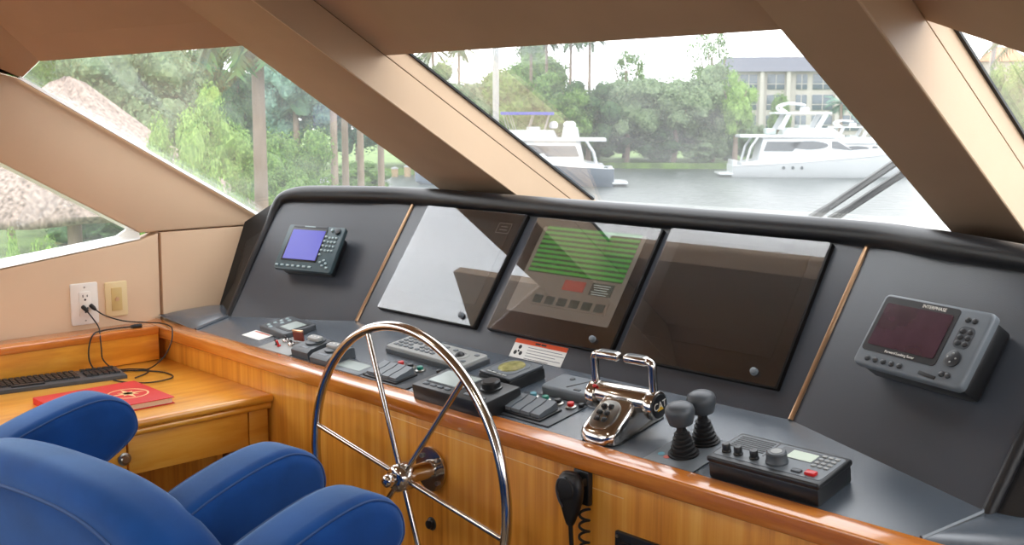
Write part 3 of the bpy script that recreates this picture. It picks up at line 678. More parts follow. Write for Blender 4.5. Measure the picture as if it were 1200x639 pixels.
# ================================================================== joysticks
t = thing('joystick_plate', 'pale grey plate under the two black joysticks', 'plate', shf(-1.470,.085))
g = G(); g.box((0,0,.0015),(.140,.170,.003),.001); g.ob('plate', 'grey', t)
g = G(); g.cyl((-.048,-.045,.0032),.008,.001); g.ob('green_mark', 'bluebtn', t)
g = G(); g.cyl((-.026,-.052,.0032),.008,.001); g.ob('red_mark', 'redink', t)
def joystick(u, v, label):
    t = thing('joystick', label, 'joystick', SF @ Tr((u,v,.0042)), 'black joysticks on the grey plate')
    prof = [(.036,0),(.036,.004)]
    for k in range(5):
        r = .031-.0032*k; z = .005+.0105*k
        prof += [(r,z),(r,z+.005),(r-.006,z+.0075),(r-.006,z+.0095)]
    prof += [(.012,.060),(.0,.060)]
    g = G(); g.lathe(prof, 24); g.ob('bellows', 'rubber', t, ang=50)
    g = G(); g.cyl((0,0,.066),.011,.020); g.ob('stem', 'black', t)
    g = G(); g.lathe([(.018,.072),(.027,.076),(.030,.086),(.0335,.098),(.034,.108),(.031,.117),(.022,.123),(.010,.126),(0,.1265)], 24); g.ob('knob', 'dgrey', t, ang=60)
joystick(-1.472,.064,'black joystick of the pair nearer the wooden rail')
joystick(-1.470,.142,'black joystick of the pair nearer the dark display')
# ================================================================== radio
t = thing('marine_radio', 'black marine radio with knobs, grille and red key at the right', 'radio', shf(-1.225,.072,.5))
g = G(); g.box((0,0,.020),(.266,.134,.040),.005); g.ob('case', 'black', t)
g = G(); g.box((0,0,.045),(.272,.138,.014),.005,3); g.ob('front_bezel', 'black', t)
g = G(); g.prism(rr(.258,.110,.008,4,0,.003), .0515, .053); g.ob('face_plate', 'grey', t)
g = G()
for k in range(7): g.box((-.078-.0*k,.050-.0085*k,.0535),(.086,.0042,.001),.0004)
g.ob('speaker_grille', 'black', t)
g = G(); g.box((-.0285,.022,.0533),(.003,.07,.001)); g.ob('divider', 'black', t)
g = G(); g.prism(rr(.092,.046,.004,3,.032,.030), .053, .0536); g.ob('screen_frame', 'dgrey', t)
g = G(); g.prism(rr(.060,.036,.003,3,.043,.027), .0536, .0542); g.ob('screen', 'lcdgreen', t)
for x, r in ((-.108,.0105),(-.078,.0105),(-.038,.0105)):
    g = G(); g.lathe([(r,0),(r,.003),(r*.85,.005),(r*.85,.016),(r*.7,.019),(0,.0195)], 18, T=Tr((x,-.031,.053))); g.ob('small_knob', 'black', t)
g = G(); g.lathe([(.024,0),(.024,.004),(.0225,.006),(.0215,.022),(.018,.025),(0,.0255)], 30, T=Tr((.012,-.022,.053))); cn = g.ob('channel_knob', 'dgrey', t)
g = G(); g.lathe([(.012,0),(.012,.0006),(0,.0006)], 20, T=Tr((.012,-.022,.0784))); g.ob('cap_disc', 'lgrey', cn)
gb = G(); gb.box((0,0,0),(.0105,.0085,.004),.0015); kk = gb.ob('key', 'lgrey', t); kk.location = (.085,.046,.054)
for r in range(4):
    for c in range(3):
        if r or c: put(None, kk, t, (.085+.0145*c,.046-.0155*r,.054))
g = G(); g.box((.068,-.038,.0545),(.022,.013,.005),.002); g.ob('frame_key', 'dgrey', t)
g = G(); g.box((.100,-.036,.0555),(.024,.016,.008),.002); g.ob('red_key', 'red', t)
# ================================================================== wheel
hub = V((-2.261,1.758,.690))
t = thing('ship_wheel', 'large polished steel steering wheel with six thin spokes', 'steering wheel', hub)
R_ = .412
g = G(); g.tube([(R_*math.cos(2*PI*k/96),0,R_*math.sin(2*PI*k/96)) for k in range(96)], .0135, 14, closed=True); g.ob('rim', 'chrome', t, ang=80)
for k in range(6):
    a = math.radians(51+60*k); g = G(); g.tube([(.03*math.cos(a),0,.03*math.sin(a)),(.405*math.cos(a),0,.405*math.sin(a))], .0078, 10); g.ob('spoke', 'chrome', t, ang=80)
g = G(); g.lathe([(.0,-.062),(.010,-.061),(.0165,-.056),(.018,-.046),(.017,-.032),(.028,-.030),(.037,-.023),(.039,.018),(.030,.024),(.0,.024)], 28, T=Matrix.Rotation(-PI/2,4,'X')); g.ob('hub', 'chrome', t, ang=50)
g = G(); g.lathe([(.030,.02),(.024,.024),(.024,.085),(.027,.09),(.027,.100),(0,.100)], 24, T=Matrix.Rotation(-PI/2,4,'X')); g.ob('shaft', 'chrome', t, ang=50)
g = G(); g.lathe([(.062,.098),(.062,.103),(.060,.107),(0,.107)], 36, T=Matrix.Rotation(-PI/2,4,'X')); mp = g.ob('mounting_plate', 'chrome', t, ang=50)
for k in range(4):
    a = PI/4+k*PI/2; g = G(); g.cyl((.046*math.cos(a),.095,.046*math.sin(a)),.007,.006,'Y',seg=6); g.ob('bolt', 'steel', mp)
# ================================================================== hand microphone
t = thing('hand_microphone', 'black hand microphone with coiled cord clipped to the wood front', 'microphone', V((-1.70,1.867,.77)))
g = G(); g.box((.008,-.008,.012),(.050,.016,.085),.004); g.box((.024,-.022,.03),(.008,.030,.02),.002); g.ob('bracket', 'black', t)
rows = []
for z, a, b_ in ((.055,.010,.006),(.052,.022,.013),(.040,.033,.017),(.015,.037,.019),(-.010,.034,.018),(-.035,.026,.016),(-.055,.017,.014),(-.070,.011,.011),(-.076,.008,.008)):
    rows.append([V((a*math.copysign(abs(math.cos(k*PI/12))**.8,math.cos(k*PI/12)), -.042+b_*math.copysign(abs(math.sin(k*PI/12))**.8,math.sin(k*PI/12)), z)) for k in range(24)])
g = G(); g.loft(rows); mb = g.ob('body', 'black', t, ang=60)
g = G(); g.lathe([(.026,0),(.024,.004),(.020,.005),(0,.005)], 24, T=Tr((0,-.059,.016)) @ Rx(90)); g.ob('grille', 'rubber', mb)
g = G(); g.tube(catmull([V((.0,-.062,.044)),V((-.022,-.06,.036)),V((-.030,-.06,.012)),V((-.022,-.06,-.014)),V((-.010,-.059,-.03))],4), .003, 6); g.ob('edge_ridge', 'dgrey', mb)
g = G(); g.tube(catmull([V((0,-.042,-.07)),V((.002,-.04,-.12)),V((.004,-.03,-.24)),V((.012,-.03,-.34)),V((.03,-.03,-.36))],6), .0055, 8); g.ob('straight_cord', 'rubber', t)
P = []
for k in range(200):
    q = k/199; a = q*2*PI*12; P.append(V((.030+.012*math.cos(a), -.026+.012*math.sin(a), -.03-.33*q)))
g = G(); g.tube(P, .0034, 6); g.ob('coiled_cord', 'rubber', t, ang=80)
# ================================================================== desk at the port side
DX0, DX1, DY0, DY1 = -3.955, -3.10, -.3, 1.864
dk = thing('side_desk', 'honey wood side desk with a locked drawer along the port wall', 'desk', V((-3.5,.9,0))); do = V((-3.5,.9,0))
class D(G):
    def obd(s, name, m, par=None, **k):
        bmesh.ops.translate(s.bm, vec=-do, verts=s.bm.verts); return s.ob(name, m, par or dk, **k)
g = D(); g.box(((DX0+DX1)/2+.0,(DY0+DY1)/2,.7345),(DX1-DX0,DY1-DY0,.025),.004); g.obd('desk_top', 'woodd')
g = D(); g.tube([(DX1+.004,DY0,.7345),(DX1+.004,DY1,.7345)], .0135, 12); g.obd('nosing', 'woodd', ang=80)
g = D(); g.tube([(DX1-.004,DY0,.709),(DX1-.004,DY1,.709)], .0125, 12); g.obd('nosing', 'woodd', ang=80)
g = D(); g.box((-3.888,(DY0+DY1)/2-.02,.812),(.116,DY1-DY0-.02,.126),.003); g.obd('backsplash', 'woodd')
g = D(); g.box((-3.888,(DY0+DY1)/2-.02,.862),(.128,DY1-DY0-.02,.030),.006); g.obd('ledge', 'woodt2')
g = D(); g.box((-3.12,1.824,.637),(.022,.070,.128),.002); g.obd('stile', 'woodd')
g = D(); g.box((-3.12,1.58,.637),(.022,.408,.124),.002); dr = g.obd('drawer', 'woodd')
g = D(); g.lathe([(.020,0),(.020,.004),(.014,.006),(.012,.010),(.010,.012),(0,.012)], 22, T=Tr((-3.109,1.362,.630)) @ Ry(90)); lk = g.obd('lock', 'steel', dr)
g = D(); g.box((-3.12,.52,.637),(.022,1.70,.124),.002); g.obd('apron', 'woodd')
g = D(); g.box((-3.14,1.60,.50),(.02,.50,.12)) ; g.bm.clear(); g.box((-3.50,1.70,.35),(.70,.02,.68)); g.obd('end_panel', 'woodv')
g = D(); g.box((-3.93,.8,.35),(.02,2.1,.68)); g.obd('back_panel', 'woodt')
g = D(); g.box((-3.50,-.28,.35),(.80,.04,.70)); g.obd('end_panel', 'woodv')
# keyboard
kT = frame((-3.742,1.405,.747), V((.155,.988,0)).normalized().to_tuple(), V((-.988,.155,0)).normalized().to_tuple(), (0,0,1))
t = thing('computer_keyboard', 'black computer keyboard on the side desk', 'keyboard', kT)
g = G(); g.prism([(-.225,-.080),(.225,-.080),(.228,.078),(-.228,.078)], .0, .014, bev=.004); g.ob('case', 'dgrey', t)
gb = G(); b2 = [(.0072,.0070,.0),(.0055,.0055,.007)]
gb.loft([[V((sx*a,sy*b_,z)) for sx, sy in ((1,1),(-1,1),(-1,-1),(1,-1))] for a, b_, z in ((.0085,.0090,0),(.0072,.0076,.007))]); k0 = gb.ob('key', 'btn', t); k0.location = (-.205,.055,.014)
n = 1
for r in range(6):
    for c in range(22):
        if c in (15,) and r < 5: continue
        if c in (16,17,18,19,20,21) and r in (1,): continue
        if r == 5 and 3 < c < 9: continue
        if n >= 99: break
        if r or c: put(None, k0, t, (-.205+.0195*c,.055-.0222*r,.014)); n += 1
g = G(); g.box((-.095,-.056,.017),(.105,.016,.006),.002); g.ob('space_bar', 'btn', t)
# red book
bT = frame((-3.348,1.41,.747), (.006,1,0), (-1,.006,0), (0,0,1))
t = thing('red_book', 'red hardback book with a compass emblem on the side desk', 'book', bT)
g = G(); g.box((0,0,.0015),(.335,.295,.003),.001); g.box((0,0,.0205),(.335,.295,.003),.001); g.box((-.1665,0,.011),(.004,.295,.022),.0015); g.ob('cover', 'book', t)
g = G(); g.box((.0,0,.011),(.322,.285,.0155)); g.ob('pages', 'pages', t)
text('THE', .055, 'title', 'gold', t, Tr((-.085,.035,.0221)) @ Rz(0), .0003)
g = G(); g.tube([(.075+.062*math.cos(2*PI*k/40),-.01+.062*math.sin(2*PI*k/40),.0221) for k in range(40)], .0028, 6, closed=True, flat=.3)
for k in range(8):
    a = k*PI/4; l = .058 if k % 2 == 0 else .036; p = V((.075,-.01,.0221))
    e1 = V((math.cos(a),math.sin(a),0)); e2 = V((-e1.y,e1.x,0))
    g.slab([p+e1*.006-e2*.010, p+e1*l, p+e1*.006+e2*.010, p], (0,0,.0006))
g.ob('compass_emblem', 'gold', t)
# outlet and jack plates
def wplate(y, z): return frame((XL+.0,y,z),(0,1,0),(0,0,1),(1,0,0))
t = thing('power_outlet', 'white double power outlet plate on the cream wall', 'outlet', wplate(1.612,.971))
g = G(); g.prism(rr(.102,.155,.006,3), 0, .006, bev=.003); g.ob('cover_plate', 'white', t)
g = G(); g.prism(rr(.044,.092,.006,3), .006, .010, bev=.001); rc = g.ob('receptacle', 'white', t)
for z in (.022,-.024):
    g = G(); g.box((-.008,z+.008,.0102),(.003,.010,.001)); g.box((.008,z+.008,.0102),(.003,.008,.001)); g.cyl((0,z-.006,.0102),.004,.001); g.ob('socket_slots', 'ink', rc)
g = G(); g.cyl((0,.062,.0065),.003,.002); g.cyl((0,-.062,.0065),.003,.002); g.ob('screw', 'steel', t)
t = thing('phone_jack', 'ivory wall plate with a single jack right of the outlet', 'wall jack', wplate(1.733,.976))
g = G(); g.prism(rr(.086,.132,.006,3), 0, .006, bev=.003); g.ob('cover_plate', 'ivory', t)
g = G(); g.prism(rr(.040,.088,.003,3), .006, .009, bev=.001); g.ob('insert', 'ivoryd', t)
g = G(); g.cyl((0,.0,.010),.008,.004); g.ob('jack', 'brass', t)
# cables
def cable(label, pts, ends, r=.0025):
    t = thing('black_cable', label, 'cable', V(pts[0]), 'loose cables at the outlet'); o = V(pts[0])
    g = G(); g.tube([p-o for p in catmull(pts, 8)], r, 7); g.ob('cord', 'rubber', t, ang=80)
    for nm, a, b_ in ends:
        g = G(); g.tube([V(a)-o, V(a)*.4+V(b_)*.6-o, V(b_)-o], [.008,.008,.005], 10); g.ob(nm, 'rubber', t, ang=50)
cable('black cable looping over the wood rail down to the desk', [(-3.935,1.635,.955),(-3.90,1.66,.93),(-3.87,1.72,.905),(-3.84,1.79,.895),(-3.80,1.83,.892),(-3.74,1.838,.887),(-3.69,1.82,.875),(-3.665,1.80,.84),(-3.67,1.77,.79),(-3.69,1.72,.753),(-3.72,1.66,.751),(-3.75,1.60,.751),(-3.72,1.66,.752),(-3.62,1.74,.751),(-3.52,1.73,.751),(-3.50,1.64,.751),(-3.56,1.58,.751),(-3.62,1.56,.751)],
      [('plug',(-3.95,1.632,.964),(-3.925,1.638,.950))])
cable('black cable dropping from the outlet behind the keyboard', [(-3.935,1.605,.955),(-3.905,1.62,.92),(-3.875,1.625,.895),(-3.83,1.61,.875),(-3.80,1.60,.83),(-3.79,1.60,.79),(-3.77,1.63,.755),(-3.74,1.68,.751),(-3.69,1.72,.751),(-3.64,1.69,.751),(-3.60,1.63,.751)],
      [('plug',(-3.95,1.602,.962),(-3.925,1.608,.948))])
cable('short black lead with a jack plug lying on the wooden ledge', [(-3.85,1.735,.884),(-3.86,1.68,.883),(-3.85,1.63,.884),(-3.825,1.585,.880),(-3.81,1.56,.84),(-3.80,1.555,.79),(-3.785,1.57,.754),(-3.765,1.59,.7515)],
      [('jack_plug',(-3.845,1.775,.884),(-3.85,1.735,.884))], .0028)
# ================================================================== helm chairs
def offset_poly(P, d):
    n = len(P); out = []
    for i in range(n):
        a, b_, c = P[i-1], P[i], P[(i+1) % n]
        e1 = (b_-a).normalized(); e2 = (c-b_).normalized(); m_ = (e1+e2).normalized(); nn = V((-m_.y,m_.x)); out.append(b_+nn*d)
    return out
def pillow(prof, hw, r, nseg=5):      # closed 2-D profile (counter-clockwise), half width, edge radius -> rows of (x, a, b)
    P = [V((p[0],p[1])) for p in prof]; rows = []; xs = []
    for k in range(nseg+1):
        a = PI/2*(1-k/nseg); xs.append((-(hw-r)-r*math.sin(a), r*(1-math.cos(a))))
    for k in range(nseg+1):
        a = PI/2*k/nseg; xs.append(((hw-r)+r*math.sin(a), r*(1-math.cos(a))))
    for x, d in xs: rows.append([(x, q.x, q.y) for q in offset_poly(P, d*.98)])
    return rows
def spline2(pts, n=6):
    return [V((p.x,p.y)) for p in catmull([V((a,b,0)) for a, b in pts], n, closed=True)]
def chair(label, T):
    t = thing('helm_chair', label, 'chair', T, 'blue velvet helm chairs')
    # local: x right, y forward, z up
    armp = [(-.36,.64),(-.37,.74),(-.33,.805),(-.25,.850),(-.13,.887),(-.03,.905),(.03,.900),(.082,.872),(.106,.83),(.104,.785),(.06,.745),(-.02,.70),(-.12,.63),(-.22,.585),(-.32,.585)]
    prof = spline2(armp[::-1], 5); area = sum(prof[i-1].x*prof[i].y-prof[i].x*prof[i-1].y for i in range(len(prof)))
    if area < 0: prof = prof[::-1]
    for sx in (-1,1):
        g = G(); rows = pillow([(p.x,p.y) for p in prof], .072, .036, 6)
        g.loft([[V((sx*.385+x,a,b_)) for x, a, b_ in r] for r in rows]); a_ = g.ob('armrest', 'velvet', t, ang=80)
        for side in (-1,1):
            g = G(); g.tube([V((sx*.385+side*.0625,q.x,q.y)) for q in offset_poly(prof,.010)], .0024, 6, closed=True); g.ob('piping', 'piping', a_, ang=80)
    # seat cushion
    g = G(); rows = []
    sp = spline2([(-.27,.48),(-.28,.57),(-.20,.595),(.0,.605),(.14,.60),(.21,.57),(.22,.52),(.17,.48)][::-1],4)
    ar = sum(sp[i-1].x*sp[i].y-sp[i].x*sp[i-1].y for i in range(len(sp))); sp = sp if ar > 0 else sp[::-1]
    g.loft([[V((x,a,b_)) for x, a, b_ in r] for r in pillow([(p.x,p.y) for p in sp], .31, .05, 6)]); g.ob('seat', 'velvet', t, ang=80)
    # backrest: domed outline in x-z, pillowed along y
    out = []
    for k in range(41):
        a = PI*k/40; c, s = math.cos(a), math.sin(a)
        out.append((.10+.52*c**.8, .60+.295*abs(s)**.9) if c > 0 else (.10-.60*abs(c)**.8, .60+.295*abs(s)**.5))
    out += [(-.44,.46),(.54,.46)]
    bp = [V(p) for p in out]; ar = sum(bp[i-1].x*bp[i].y-bp[i].x*bp[i-1].y for i in range(len(bp))); bp = bp if ar > 0 else bp[::-1]
    rows = pillow([(p.x,p.y) for p in bp], .085, .06, 6)
    g = G(); g.loft([[V((a, -.30+x-.10*(b_-.6), b_)) for x, a, b_ in r] for r in rows]); bk = g.ob('backrest', 'velvet', t, ang=80)
    g = G(); g.tube([V((.10+(p.x-.10)*.84,-.30-.0865-.10*(p.y-.07-.6),p.y-.07)) for p in bp[:41]], .005, 6); g.ob('piping', 'piping', bk, ang=80)
    g = G(); g.cyl((0,0,.27),.045,.46); g.ob('pedestal', 'steel', t)
    g = G(); g.lathe([(.24,0),(.24,.015),(.10,.03),(.05,.05),(0,.05)], 32); g.ob('base', 'steel', t)
    return t
ch = chair('blue velvet helm chair in front of the side desk, its back in view', Tr((-2.515,1.235,0)) @ Rz(7.8))
dup(ch, Tr((-1.385,1.285,0)) @ Rz(7.8), 'blue velvet helm chair at the bottom edge showing only one armrest', 'blue velvet helm chairs')
# ================================================================== outside: own foredeck, sill, wipers
g = G(); g.slab([(-4.2,3.1,1.15),(.9,3.1,1.15),(.4,6.5,.72),(-1.74,9.5,.45),(-3.9,6.5,.72)], (0,0,-.4)); struct(g.ob('trim_7', 'whitepaint'), 'white foredeck below the windshield')
g = G(); g.slab([w(-2.6,.125,-.05), w(-.95,.078,-.05), w(-.95,.30,-.06), w(-2.6,.30,-.06)], WN*.03); struct(g.ob('trim_8', 'whitepaint'), 'white sill outside the centre windshield')
def wiper(p0, p1, label):
    t = thing('windshield_wiper', label, 'wiper', p0, 'wiper arms outside the centre windshield')
    d = p1-p0; g = G(); g.tube([V((0,0,0)), d*.25, d], [.017,.011,.009], 8); g.ob('arm', 'black', t)
    n = (-WN); g = G(); q = d.normalized(); s_ = q.cross(n)
    g.hull([d*.25+s_*.006+n*-.004, d*.25-s_*.006+n*-.004, d*.25-s_*.003-n*.018, d*.25+s_*.003-n*.018],[d+s_*.006-n*.004, d-s_*.006-n*.004, d-s_*.003-n*.018, d+s_*.003-n*.018]); g.ob('blade', 'rubber', t)
    g = G(); g.cyl((0,0,-.01),.022,.03); g.ob('pivot', 'dgrey', t)
wiper(w(-1.628,.075,-.035), w(-1.19,-.32,-.035), 'dark wiper arm outside the windshield, the upper of the two')
wiper(w(-1.568,.075,-.035), w(-1.19,-.27,-.035), 'dark wiper arm outside the windshield, the lower of the two')
# ================================================================== outside: water, banks
WZ = -3.35
m = bpy.data.materials.new('canal_water'); m.use_nodes = True; n = N(m); b = n.bs; M['water'] = m
b.inputs['Base Color'].default_value = lin((66,74,72)); b.inputs['Roughness'].default_value = .3; b.inputs['IOR'].default_value = 1.33
tc = n.new('ShaderNodeTexCoord'); mp_ = n.new('ShaderNodeMapping'); mp_.inputs['Scale'].default_value = (1,1,1); n.link(tc.outputs['Object'], mp_.inputs[0])
no = n.new('ShaderNodeTexNoise'); no.inputs['Scale'].default_value = .9; no.inputs['Detail'].default_value = 4; n.link(mp_.outputs[0], no.inputs['Vector'])
bp = n.new('ShaderNodeBump'); bp.inputs['Strength'].default_value = 1.; bp.inputs['Distance'].default_value = .25; n.link(no.outputs['Fac'], bp.inputs['Height']); n.link(bp.outputs[0], b.inputs['Normal'])
g = G(); g.face([(-400,-60,WZ),(300,-60,WZ),(300,500,WZ),(-400,500,WZ)]); struct(g.ob('floor_water', 'water', ang=0), 'grey rippled canal water')
M['grass'] = mat('bank_grass', (92,118,52), .9, var=.35, vscale=.6)
M['seawall'] = mat('seawall_concrete', (120,116,106), .9, var=.2, vscale=1.5)
far = [at(px, D, 0) for px, D in ((735,113),(850,114),(1000,118),(1200,120),(1600,130))]
bank = [at(150,92,0), at(470,98.5,0), at(500,100,0), at(560,118,0), at(660,116,0)]+far
poly = [V((p.x,p.y,-2.75)) for p in bank]+[V((150,420,-2.75)),V((-380,420,-2.75)),V((-380,60,-2.75))]
g = G(); g.slab(poly, (0,0,-1.2)); struct(g.ob('floor_bank', 'grass', ang=20), 'grassy far bank of the canal')
e1, e2 = at(490,14,0), at(497,67,0)
poly = [V((-380,-50,-2.6)), V((-11,-50,-2.6)), V((-11,4,-2.6)), V((e1.x,e1.y,-2.6)), V((e2.x,e2.y,-2.6)), V((at(300,67,0).x,at(300,67,0).y,-2.6)), V((-380,20,-2.6))]
g = G(); g.slab(poly, (0,0,-1.3)); struct(g.ob('floor_land', 'grass', ang=20), 'land beside the dock on the port side')
# ------------------------------------------------------------------ trees
M['bark'] = mat('grey_bark', (128,112,98), .95, var=.3, vscale=3, stretch=(1,1,.2), bump=.4, bscale=12)
LEAF = {'mid': leafmat('mid_green_leaves', (52,84,40), (118,152,72)), 'dark': leafmat('dark_green_leaves', (34,60,40), (82,116,66)),
        'lime': leafmat('yellow_green_leaves', (82,118,54), (152,184,96)), 'blue': leafmat('blue_green_leaves', (56,92,84), (124,160,138)), 'grey': leafmat('grey_green_leaves', (76,100,70), (134,154,112))}
M.update({'leaf_'+k: v for k, v in LEAF.items()})
def crown_mesh(seed, nb, nl, leaf, sparse=False, sd=3):
    rnd = random.Random(seed); bm = bmesh.new()
    blobs = []
    for k in range(nb):
        while True:
            p = V((rnd.uniform(-1,1),rnd.uniform(-1,1),rnd.uniform(-1,1)))
            if p.length < 1 and p.length > .25: break
        r = rnd.uniform(.22,.40)*(0.7 if sparse else 1); c = V((p.x*.78,p.y*.78,p.z*.80)); blobs.append((c, r))
    if not sparse:
        for c, r in blobs+[(V((0,0,0)),.66)]:
            m_ = bmesh.ops.create_icosphere(bm, subdivisions=sd, radius=r*.72, matrix=Tr(c))
            for v in m_['verts']:
                d = noise.noise(v.co*5+V((seed,0,0))); v.co += (v.co-c).normalized()*d*r*.35
        bmesh.ops.split_edges(bm, edges=bm.edges[:])
    for k in range(nl):
        c, r = rnd.choice(blobs)
        d = V((rnd.gauss(0,1),rnd.gauss(0,1),rnd.gauss(0,1)+.35)).normalized(); p = c+d*r*rnd.uniform(.80,1.12)
        e1 = V((rnd.gauss(0,1),rnd.gauss(0,1),rnd.gauss(0,1))); e1 = (e1-d*e1.dot(d)*.6).normalized(); e2 = d.cross(e1)
        if e2.length < .1: continue
        e2.normalize(); l = leaf*rnd.uniform(.6,1.3)
        bm.faces.new([bm.verts.new(p-e1*l*.5), bm.verts.new(p+e2*l*.34+d*l*.1), bm.verts.new(p+e1*l*.6), bm.verts.new(p-e2*l*.34+d*l*.1)])
    me = bpy.data.meshes.new('crown'); bm.to_mesh(me); bm.free(); return me
CROWNS = {}
def tree(px, D, ptop, hw, kind, label, name='broadleaf_tree', cat='tree', seed=1, trunk=True, sparse=False, flat=1., group=None, base=None, low=.12, leaf=None):
    bz = base if base is not None else (-2.6 if px < 505 and D < 70 else -2.75)
    p = at(px, D, bz); zt = zat(ptop, px, D); r = hw/FPX*D/math.cos(math.atan((px-600)/FPX)); h = zt-bz
    t = thing(name, label, cat, Tr(p) @ Rz(random.uniform(0,360)), group)
    near = D < 62
    key = (seed % 5, sparse, near)
    if key not in CROWNS: CROWNS[key] = crown_mesh(seed % 5+3, 26 if not sparse else 22, (11000 if near else 7000) if not sparse else 2200, .05 if near else (.06 if not sparse else .08), sparse, 4 if near else 3); CROWNS[key].materials.append(M['leaf_mid'])
    o = bpy.data.objects.new('crown', CROWNS[key]); COL.objects.link(o); o.parent = t; o.material_slots[0].link = 'OBJECT'; o.material_slots[0].material = M['leaf_'+kind]
    z0 = h*low; o.location = (0,0,(h+z0)/2); o.scale = (r*1.0,r*1.0*flat,(h-z0)/2)
    if trunk:
        g = G(); P = catmull([V((0,0,0)),V((r*.05,0,h*.25)),V((-.04*r,r*.05,h*.5)),V((r*.03,0,h*.75))],4); n_ = len(P)
        g.tube(P, [max(.05,.05*h**.8*(1-.7*i/n_)) for i in range(n_)], 8)
        for a in (0,2.1,4.2): g.tube([V((0,0,h*.4)), V((math.cos(a)*r*.35,math.sin(a)*r*.35,h*.62)), V((math.cos(a)*r*.6,math.sin(a)*r*.6,h*.78))], [.02*h**.8,.014*h**.8,.006*h**.8], 6)
        g.ob('trunk', 'bark', t, ang=80)
    return t
def palm(px, D, ptop, label, r=None, kind='dark', group=None, trunkr=.17, lean=0., fl=2.6):
    bz = -2.6 if px < 505 and D < 70 else -2.75
    p = at(px, D, bz); h = zat(ptop, px, D)-bz; t = thing('palm_tree', label, 'palm', Tr(p), group)
    g = G(); P = catmull([V((0,0,0)),V((lean*.2,0,h*.35)),V((lean*.6,0,h*.7)),V((lean,0,h-.9))],6); n_ = len(P)
    g.tube(P, [trunkr*(1.15-.3*i/n_) for i in range(n_)], 10); g.ob('trunk', 'bark', t, ang=80)
    bm = bmesh.new(); rnd = random.Random(int(px)); c = V((lean,0,h-.9))
    for k in range(20):
        az = rnd.uniform(0,2*PI); el = rnd.uniform(-.35,1.25); e = V((math.cos(az)*math.cos(el),math.sin(az)*math.cos(el),math.sin(el))); sd = V((-math.sin(az),math.cos(az),0)); L_ = fl*rnd.uniform(.8,1.1)
        pr = c.copy(); pts_ = [pr.copy()]
        for q in range(9):
            e = (e+V((0,0,-.16))).normalized(); pr = pr+e*L_/9; pts_.append(pr.copy())
        for q in range(1,9):
            for sg in (-1,1):
                for u in (0,.5):
                    a = pts_[q].lerp(pts_[q+1],u); ll = .75*fl/2.6*(1-abs(q-4)/7); tip = a+sd*sg*ll*.75+(pts_[q+1]-pts_[q]).normalized()*ll*.45+V((0,0,-.45*ll)); wv = (pts_[q+1]-pts_[q]).normalized()*.10
                    bm.faces.new([bm.verts.new(a-wv), bm.verts.new(a+wv), bm.verts.new(tip)])
    me = bpy.data.meshes.new('fronds'); bm.to_mesh(me); bm.free(); me.materials.append(M['leaf_'+kind]); o = bpy.data.objects.new('fronds', me); COL.objects.link(o); o.parent = t
    return t
GT = 'trees beyond the windows'
# port side, seen through the left panes
tree(60,44,20,105,'mid','pale green tree at the upper left corner of the port pane',seed=1,group=GT)
tree(135,38,20,95,'grey','grey-green tree rising behind the thatched roof peak',seed=2,group=GT)
tree(215,52,30,70,'dark','dark tree at the top of the port pane left of the thick palm trunk',seed=3,group=GT)
tree(262,60,38,46,'dark','dark rounded tree just left of the thick palm trunk, near the top',seed=4,group=GT)
tree(258,36,98,52,'lime','yellow-green bush directly left of the thick palm trunk',name='shrub',cat='shrub',seed=5,trunk=False,group=GT,low=.0)
tree(205,17,126,52,'lime','bright big-leaved bush in the middle of the port pane',name='shrub',cat='shrub',seed=1,trunk=False,group=GT,low=0)
tree(258,15.5,178,44,'mid','low leafy bush in front of the thatched roof edge, left of the thick palm trunk',name='shrub',cat='shrub',seed=2,trunk=False,group=GT,low=0)
tree(345,34,140,58,'mid','rounded green bush right of the thick palm trunk',name='shrub',cat='shrub',seed=2,trunk=False,group=GT,low=0)
tree(345,102,30,62,'blue','blue-green tall tree behind the round bush right of the thick palm trunk',seed=3,group=GT)
tree(420,103,60,58,'blue','blue-green tree behind the slender trunks near the wide pillar',seed=4,group=GT)
tree(480,105,90,55,'blue','blue-green tree beside the wide pillar above the dock pilings',seed=5,group=GT)
tree(420,62,188,40,'mid','low green hedge bush at the foot of the slender trunks',name='shrub',cat='shrub',seed=1,trunk=False,group=GT,low=0)
tree(300,30,175,60,'mid','green bush low in the port pane at the foot of the thick palm trunk',name='shrub',cat='shrub',seed=4,trunk=False,group=GT,low=0)
tree(8,38,150,62,'mid','green tree behind the thatched hut in the low side window',seed=2,group=GT)
tree(40,15,264,26,'lime','small bright shrub in the low side window',name='shrub',cat='shrub',seed=3,trunk=False,group=GT,low=0)
tree(4,14,272,22,'lime','small bright shrub at the left edge of the low side window',name='shrub',cat='shrub',seed=5,trunk=False,group=GT,low=0)
tree(120,34,235,60,'dark','dark bush behind the hut posts in the low side window',name='shrub',cat='shrub',seed=1,trunk=False,group=GT,low=0)
palm(304,25,-60,'palm with a thick pale trunk crossing the port pane',trunkr=.145,group=GT)
for px, D, lb in ((391,52,'palm with a slender trunk, leftmost of the four near the wide pillar'),(404,56,'palm with a slender trunk, second from left near the wide pillar'),(422,55,'palm with a slender trunk, third from left near the wide pillar'),(446,58,'palm with a slender trunk, rightmost near the wide pillar')):
    palm(px, D, 30, lb, trunkr=.16, group=GT)
